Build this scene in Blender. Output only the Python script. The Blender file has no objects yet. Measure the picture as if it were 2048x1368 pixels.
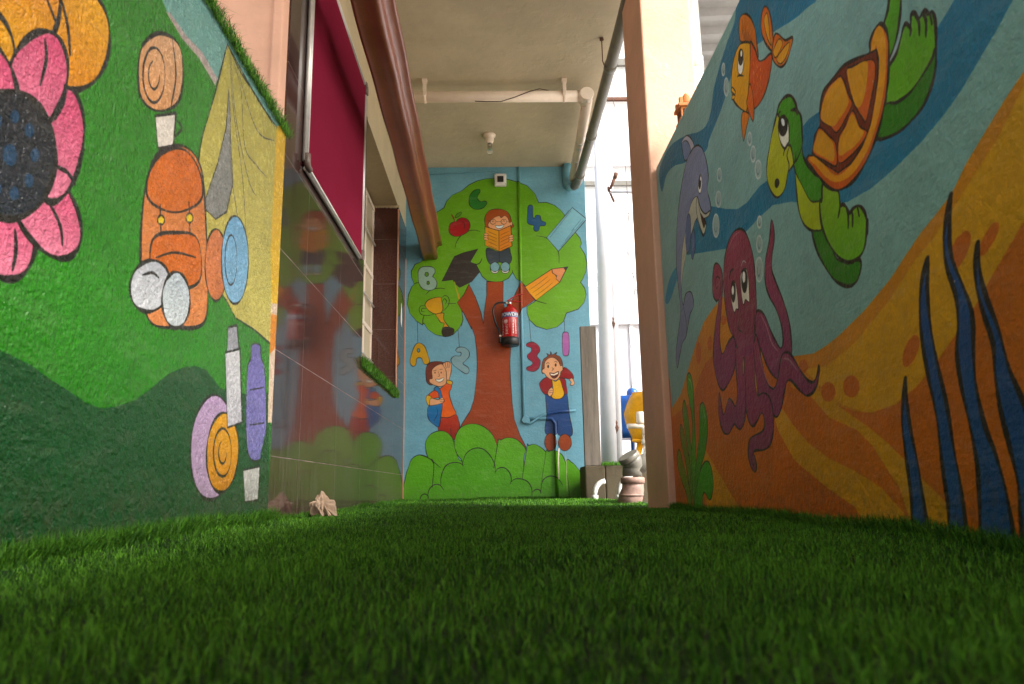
import bpy, bmesh, math, random, json
import numpy as np
from mathutils import Vector, Matrix, Euler
random.seed(7); rng = np.random.default_rng(7)
sc = bpy.context.scene
R = math.radians
# ---------------- camera ----------------
cd = bpy.data.cameras.new('camera'); cam = bpy.data.objects.new('camera', cd)
sc.collection.objects.link(cam); sc.camera = cam
cd.sensor_width = 36.0; cd.lens = 1450/2048*36; cd.clip_start = 0.02; cd.clip_end = 400
cam.matrix_world = Matrix.Translation((0,0,.105)) @ Matrix.Rotation(R(-1.35),4,'Z') @ Matrix.Rotation(R(101.4),4,'X') @ Matrix.Rotation(R(-1.0),4,'Z')
cd.dof.use_dof = True; cd.dof.focus_distance = 3.4; cd.dof.aperture_fstop = 8.5
# ---------------- sky and sun ----------------
w = bpy.data.worlds.new('World'); sc.world = w; w.use_nodes = True
nt = w.node_tree; bg = nt.nodes['Background']
sky = nt.nodes.new('ShaderNodeTexSky'); sky.sky_type = 'NISHITA'; sky.sun_disc = False
SUN_EL, SUN_AZ = 40, 125        # azimuth measured clockwise from +Y
sky.sun_elevation = R(SUN_EL); sky.sun_rotation = R(SUN_AZ)
sky.dust_density = 4.0; sky.air_density = 1.0; sky.ozone_density = 0.6
hz = nt.nodes.new('ShaderNodeHueSaturation'); hz.inputs['Saturation'].default_value = .45   # hazy, nearly white sky
nt.links.new(sky.outputs[0], hz.inputs['Color']); nt.links.new(hz.outputs[0], bg.inputs[0]); bg.inputs[1].default_value = 0.15
sd = bpy.data.lights.new('sun','SUN'); sun = bpy.data.objects.new('sun', sd); sc.collection.objects.link(sun)
sd.energy = 2.6; sd.angle = R(14); sd.color = (1,.95,.88)
dv = Vector((math.sin(R(SUN_AZ))*math.cos(R(SUN_EL)), math.cos(R(SUN_AZ))*math.cos(R(SUN_EL)), math.sin(R(SUN_EL))))
sun.rotation_euler = dv.to_track_quat('Z','Y').to_euler()
sc.view_settings.view_transform = 'Standard'; sc.view_settings.look = 'None'
sc.view_settings.gamma = 1; sc.view_settings.use_curve_mapping = False
sc.view_settings.exposure = 1.6
sc.render.engine = 'CYCLES'; sc.cycles.max_bounces = 8; sc.cycles.diffuse_bounces = 5; sc.cycles.glossy_bounces = 4
sc.cycles.use_denoising = True

# ---------------- helpers ----------------
def lin(h, k=1.0):
    c = [int(h[i:i+2],16)/255 for i in (0,2,4)]
    return tuple((x/12.92 if x<=.04045 else ((x+.055)/1.055)**2.4)*k for x in c)+(1,)
class N:
    def __init__(s, name):
        s.m = bpy.data.materials.new(name); s.m.use_nodes = True; s.t = s.m.node_tree
        s.b = s.t.nodes['Principled BSDF']; s.co = s.t.nodes.new('ShaderNodeTexCoord').outputs['Object']
    def n(s, typ, ins=None, **kw):
        x = s.t.nodes.new('ShaderNode'+typ)
        for k,v in kw.items(): setattr(x,k,v)
        for k,v in (ins or {}).items():
            if isinstance(v, bpy.types.NodeSocket): s.t.links.new(v, x.inputs[k])
            else: x.inputs[k].default_value = v
        return x
    def noise(s, scale, detail=4, rough=.6, vec=None):
        return s.n('TexNoise', {'Vector': vec or s.co, 'Scale': scale, 'Detail': detail, 'Roughness': rough}).outputs[0]
    def ramp(s, fac, a, b, c0=(0,0,0,1), c1=(1,1,1,1)):
        r = s.n('ValToRGB', {0: fac}); e = r.color_ramp.elements
        e[0].position=a; e[1].position=b; e[0].color=c0; e[1].color=c1
        return r.outputs[0]
    def mix(s, fac, a, b, mode='MIX'):
        x = s.n('Mix', data_type='RGBA', blend_type=mode)
        for i,v in ((0,fac),(6,a),(7,b)):
            if isinstance(v, bpy.types.NodeSocket): s.t.links.new(v, x.inputs[i])
            else: x.inputs[i].default_value = v
        return x.outputs[2]
    def math(s, op, a, b=0.0, c=0.0):
        return s.n('Math', {0:a,1:b,2:c}, operation=op).outputs[0]
    def set(s, **kw):
        for k,v in kw.items():
            k = {'color':'Base Color','rough':'Roughness','metal':'Metallic','spec':'Specular IOR Level','normal':'Normal','coat':'Coat Weight','trans':'Transmission Weight','coatr':'Coat Roughness'}.get(k,k)
            if isinstance(v, bpy.types.NodeSocket): s.t.links.new(v, s.b.inputs[k])
            else: s.b.inputs[k].default_value = v
        return s
    def bump(s, h, strength=.5, dist=.01, prev=None):
        ins = {'Height': h, 'Strength': strength, 'Distance': dist}
        if prev: ins['Normal'] = prev
        return s.n('Bump', ins).outputs[0]

def plain(name, hexc, rough=.5, metal=0, var=.15, scale=30, bump=.1, bdist=.002, **kw):
    m = N(name); n1 = m.noise(scale); n2 = m.noise(scale*6,3)
    c = m.mix(m.ramp(n1,.3,.7), lin(hexc,1-var), lin(hexc,1+var*.6))
    m.set(color=c, rough=rough, metal=metal, normal=m.bump(n2,bump,bdist), **kw)
    return m.m

def tag(o, label=None, cat=None, group=None, kind=None):
    if label: o['label']=label
    if cat: o['category']=cat
    if group: o['group']=group
    if kind: o['kind']=kind
    return o
def base(o):
    b = Vector((0,0,0))
    while o: b += o.location; o = o.parent
    return b
class MB:
    def __init__(s): s.v=[]; s.f=[]; s.sm=[]
    def add(s, v, f, sm=False):
        k=len(s.v); s.v += [Vector(p) for p in v]; s.f += [[i+k for i in q] for q in f]; s.sm += [sm]*len(f); return s
    def box(s, x0,x1,y0,y1,z0,z1, M=None):
        v=[Vector((x,y,z)) for z in (z0,z1) for y in (y0,y1) for x in (x0,x1)]
        if M is not None: v=[M@p for p in v]
        return s.add(v,[[0,2,3,1],[4,5,7,6],[0,1,5,4],[2,6,7,3],[0,4,6,2],[1,3,7,5]])
    def tube(s, pts, r, n=16, cap=True, sm=True):
        pts=[Vector(p) for p in pts]; rs = r if isinstance(r,(list,tuple)) else [r]*len(pts)
        t0=(pts[1]-pts[0]).normalized(); u=t0.orthogonal().normalized(); rings=[]; k=len(s.v)
        for i,p in enumerate(pts):
            t=((pts[min(i+1,len(pts)-1)]-p).normalized()+(p-pts[max(i-1,0)]).normalized())
            t = t.normalized() if t.length>1e-6 else t0
            u=(u-t*u.dot(t)); u=u.normalized() if u.length>1e-6 else t.orthogonal().normalized(); w_=t.cross(u)
            for j in range(n):
                a=2*math.pi*j/n; s.v.append(p+(u*math.cos(a)+w_*math.sin(a))*rs[i])
        for i in range(len(pts)-1):
            for j in range(n):
                s.f.append([k+i*n+j,k+i*n+(j+1)%n,k+(i+1)*n+(j+1)%n,k+(i+1)*n+j]); s.sm.append(sm)
        if cap:
            s.f.append([k+j for j in range(n)][::-1]); s.sm.append(False)
            s.f.append([k+(len(pts)-1)*n+j for j in range(n)]); s.sm.append(False)
        return s
    def lathe(s, c, prof, n=24, axis=(0,0,1), sm=True):
        c=Vector(c); a=Vector(axis).normalized()
        pts=[c+a*h for r,h in prof]
        k=len(s.v); u=a.orthogonal().normalized(); w_=a.cross(u)
        for (r,h) in prof:
            for j in range(n):
                t=2*math.pi*j/n; s.v.append(c+a*h+(u*math.cos(t)+w_*math.sin(t))*max(r,1e-5))
        for i in range(len(prof)-1):
            for j in range(n):
                s.f.append([k+i*n+j,k+i*n+(j+1)%n,k+(i+1)*n+(j+1)%n,k+(i+1)*n+j]); s.sm.append(sm)
        s.f.append([k+j for j in range(n)][::-1]); s.sm.append(False)
        s.f.append([k+(len(prof)-1)*n+j for j in range(n)]); s.sm.append(False)
        return s
    def loft(s, rings, closed=True, caps=True, sm=False):
        k=len(s.v); n=len(rings[0])
        for r in rings: s.v += [Vector(p) for p in r]
        for i in range(len(rings)-1):
            for j in range(n if closed else n-1):
                s.f.append([k+i*n+j,k+i*n+(j+1)%n,k+(i+1)*n+(j+1)%n,k+(i+1)*n+j]); s.sm.append(sm)
        if caps:
            s.f.append([k+j for j in range(n)][::-1]); s.sm.append(False)
            s.f.append([k+(len(rings)-1)*n+j for j in range(n)]); s.sm.append(False)
        return s
    def build(s, name, mat, parent=None, bevel=0, sub=0, seg=2):
        b = base(parent) if parent else Vector((0,0,0))
        me = bpy.data.meshes.new(name); me.from_pydata([p-b for p in s.v],[],s.f)
        bm = bmesh.new(); bm.from_mesh(me); bmesh.ops.recalc_face_normals(bm, faces=bm.faces); bm.to_mesh(me); bm.free()
        me.polygons.foreach_set('use_smooth', s.sm[:len(me.polygons)]); me.materials.append(mat)
        o = bpy.data.objects.new(name, me); sc.collection.objects.link(o)
        if parent: o.parent = parent
        if sub:
            q=o.modifiers.new('sub','SUBSURF'); q.levels=q.render_levels=sub
        if bevel:
            q=o.modifiers.new('bevel','BEVEL'); q.width=bevel; q.segments=seg; q.limit_method='ANGLE'; q.angle_limit=R(35)
        return o
def empty(name, loc, label, cat, group=None):
    o = bpy.data.objects.new(name, None); sc.collection.objects.link(o); o.location = loc
    bpy.context.view_layer.update()
    return tag(o, label, cat, group)
def arc(c, r, a0, a1, u, v, n=8):
    c,u,v=Vector(c),Vector(u),Vector(v)
    return [c+u*r*math.cos(R(a0+(a1-a0)*i/n))+v*r*math.sin(R(a0+(a1-a0)*i/n)) for i in range(n+1)]

# ---------------- mural painter: rasterises the painted shapes (wall millimetres) ----------------
def srgb(h): return np.array([int(h[i:i+2],16)/255 for i in (0,2,4)],dtype=np.float32)
def smooth(p, closed, k=6):
    n=len(p); out=[]
    for i in range(n if closed else n-1):
        if closed: a,b,c,d=p[i-1],p[i],p[(i+1)%n],p[(i+2)%n]
        else: a,b,c,d=p[max(i-1,0)],p[i],p[i+1],p[min(i+2,n-1)]
        for j in range(k):
            t=j/k; out.append(.5*((2*b)+(c-a)*t+(2*a-5*b+4*c-d)*t*t+(3*b-a-3*c+d)*t**3))
    if not closed: out.append(p[-1])
    return np.array(out)
def paint(ops, x0,x1,z0,z1,ppm,bgc):
    Wd,Ht=int((x1-x0)*ppm),int((z1-z0)*ppm); im=np.empty((Ht,Wd,3),np.float32); im[:]=srgb(bgc)
    S=3; wob=np.random.default_rng(3)
    def fill(p,c,c2):
        a=np.floor(p.min(0)).astype(int)-1; b=np.ceil(p.max(0)).astype(int)+2
        a=np.maximum(a,0); b=np.minimum(b,[Wd,Ht])
        if (b<=a).any(): return
        w_,h_=(b-a)*S; q=(p-a)*S; acc=np.zeros((h_,w_+1),np.int32)
        for (xa,ya),(xb,yb) in zip(q,np.roll(q,-1,0)):
            if ya>yb: xa,ya,xb,yb=xb,yb,xa,ya
            r0=max(int(math.ceil(ya-.5)),0); r1=min(int(math.ceil(yb-.5)),h_)
            if r1<=r0: continue
            rows=np.arange(r0,r1); xs=xa+(rows+.5-ya)*(xb-xa)/(yb-ya)
            np.add.at(acc,(rows,np.clip(np.ceil(xs-.5),0,w_).astype(int)),1)
        m=(np.cumsum(acc,1)[:,:w_]%2).reshape(h_//S,S,w_//S,S).mean((1,3)).astype(np.float32)[...,None]
        col=srgb(c)
        if c2:
            g=np.linspace(0,1,m.shape[0],dtype=np.float32)[:,None,None]
            col=srgb(c2)*(1-g)+srgb(c)*g
        im[a[1]:b[1],a[0]:b[0]]=im[a[1]:b[1],a[0]:b[0]]*(1-m)+col*m
    def stroke(p,wd,c,taper=False):
        hw=wd/2; cc=srgb(c)
        a=np.maximum(np.floor(p.min(0)-hw-2).astype(int),0); b=np.minimum(np.ceil(p.max(0)+hw+2).astype(int),[Wd,Ht])
        if (b<=a).any(): return
        M=np.zeros((b[1]-a[1],b[0]-a[0]),np.float32); n=len(p)-1
        for i in range(n):
            h=hw*(.72+.28*math.sin(i*.37)) if not taper else hw*max(.25,math.sin(math.pi*(i+.7)/(n+.9))**.5)
            s_,e_=p[i],p[i+1]
            la=np.maximum(np.floor(np.minimum(s_,e_)-h-2).astype(int),a); lb=np.minimum(np.ceil(np.maximum(s_,e_)+h+2).astype(int),b)
            if (lb<=la).any(): continue
            yy,xx=np.mgrid[la[1]:lb[1],la[0]:lb[0]]+.5; d=e_-s_; L=max(float(d@d),1e-6)
            t=np.clip(((xx-s_[0])*d[0]+(yy-s_[1])*d[1])/L,0,1)
            ds=np.hypot(xx-s_[0]-t*d[0],yy-s_[1]-t*d[1]); cv=np.clip(h-ds+.5,0,1).astype(np.float32)
            v=M[la[1]-a[1]:lb[1]-a[1],la[0]-a[0]:lb[0]-a[0]]; np.maximum(v,cv,out=v)
        M=M[...,None]; im[a[1]:b[1],a[0]:b[0]]=im[a[1]:b[1],a[0]:b[0]]*(1-M)+cc*M
    for k,c,pts,ow,c2,oc in ops:
        p=(np.array(pts,float).reshape(-1,2)/1000-[x0,z0])*ppm
        if k=='s':
            stroke(smooth(p,False) if len(p)>2 else p, ow*ppm/1000, c, len(p)>2); continue
        q=smooth(p,True) if k=='f' else p
        fill(q,c,c2)
        if ow:
            r=np.vstack([q,q[:1]])
            if k=='F' and len(q)<200:
                r=np.vstack([np.linspace(r[i],r[i+1],4,endpoint=False) for i in range(len(r)-1)]+[r[-1:]])
            stroke(r,ow*ppm/1000,'15130f')
    return im
def mural_material(name, key, axis, ext, ppm, bgc, rough, bstr, bscale, sheen, blot=.10, wobble=.0015, gain=1.0, sat=1.0, brush=0.0):
    im=paint(MURALS[key],*ext,ppm,bgc); h_,w_=im.shape[:2]
    img=bpy.data.images.new(name,w_,h_,alpha=False); img.colorspace_settings.name='sRGB'
    px=np.ones((h_,w_,4),np.float32); px[...,:3]=im; img.pixels.foreach_set(px.ravel()); img.update(); img.pack()
    m=N(name); nz=m.n('TexNoise',{'Vector':m.co,'Scale':130.0,'Detail':2.0}).outputs['Color']
    off=m.n('VectorMath',{0:nz,1:(.5,.5,.5)},operation='SUBTRACT').outputs[0]
    off=m.n('VectorMath',{0:off,3:wobble*2.2},operation='SCALE').outputs[0]
    co=m.n('VectorMath',{0:m.co,1:off},operation='ADD').outputs[0]
    sp=m.n('SeparateXYZ',{0:co})
    u=m.math('MULTIPLY_ADD',sp.outputs[axis],1/(ext[1]-ext[0]),-ext[0]/(ext[1]-ext[0]))
    v=m.math('MULTIPLY_ADD',sp.outputs[2],1/(ext[3]-ext[2]),-ext[2]/(ext[3]-ext[2]))
    tx=m.n('TexImage',{0:m.n('CombineXYZ',{0:u,1:v}).outputs[0]},extension='EXTEND',interpolation='Cubic'); tx.image=img
    bl=m.noise(5,6,.7); bl2=m.noise(60,4,.7)
    k=m.ramp(bl,.25,.75,(1-blot*1.6,)*3+(1,),(1+blot*.6,)*3+(1,)); k2=m.ramp(bl2,.3,.7,(1-blot,)*3+(1,),(1.04,)*3+(1,))
    c=m.mix(1.0,m.mix(1.0,tx.outputs[0],k,'MULTIPLY'),k2,'MULTIPLY')
    if gain!=1.0 or sat!=1.0: c=m.n('HueSaturation',{'Saturation':sat,'Value':gain,'Color':c}).outputs[0]
    # visible brush strokes, thin coverage, and dirt splashed up from the ground
    bs_=m.noise(26,5,.7,m.n('Mapping',{'Vector':m.co,'Rotation':(R(20),R(-25),R(20)),'Scale':(1,.25,1.3) if axis==1 else (.3,1,1.2)}).outputs[0])
    c=m.mix(m.math('MULTIPLY',m.ramp(bs_,.52,.78),.05+brush*.14),c,lin('c8bfae')); c=m.mix(m.math('MULTIPLY',m.ramp(bs_,.22,.46,(1,1,1,1),(0,0,0,1)),.05+brush*.12),c,(0.02,.02,.02,1))
    dz=m.n('MapRange',{0:m.n('SeparateXYZ',{0:m.co}).outputs[2],1:.0,2:.16,3:.75,4:.0}).outputs[0]
    c=m.mix(m.math('MULTIPLY',m.ramp(m.noise(38,5,.75),.42,.66),dz),c,lin('4a4234'))
    # pin-holes and chips in the paint
    vo=m.n('TexVoronoi',{'Vector':m.co,'Scale':9.0,'Randomness':1.0}).outputs['Distance']
    chip=m.ramp(vo,.012,.02,(1,1,1,1),(0,0,0,1)); c=m.mix(m.math('MULTIPLY',chip,.6),c,lin('c9b8a4'))
    h1=m.noise(bscale,3,.6); h2=m.noise(bscale*.3,3,.5); h3=m.n('TexVoronoi',{'Vector':m.co,'Scale':bscale*.55},feature='SMOOTH_F1').outputs['Distance']
    hh=m.math('ADD',m.math('ADD',h1,m.math('MULTIPLY',h2,.8)),m.math('MULTIPLY',h3,.6))
    n=m.bump(hh,bstr,.004); n=m.bump(bs_,brush,.004,n); n=m.bump(m.noise(3.5,3),.25,.02,n)
    m.set(color=c,rough=m.n('MapRange',{0:bl2,1:.3,2:.7,3:rough-.06,4:rough+.08}).outputs[0],normal=n,spec=sheen)
    return m.m

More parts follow.
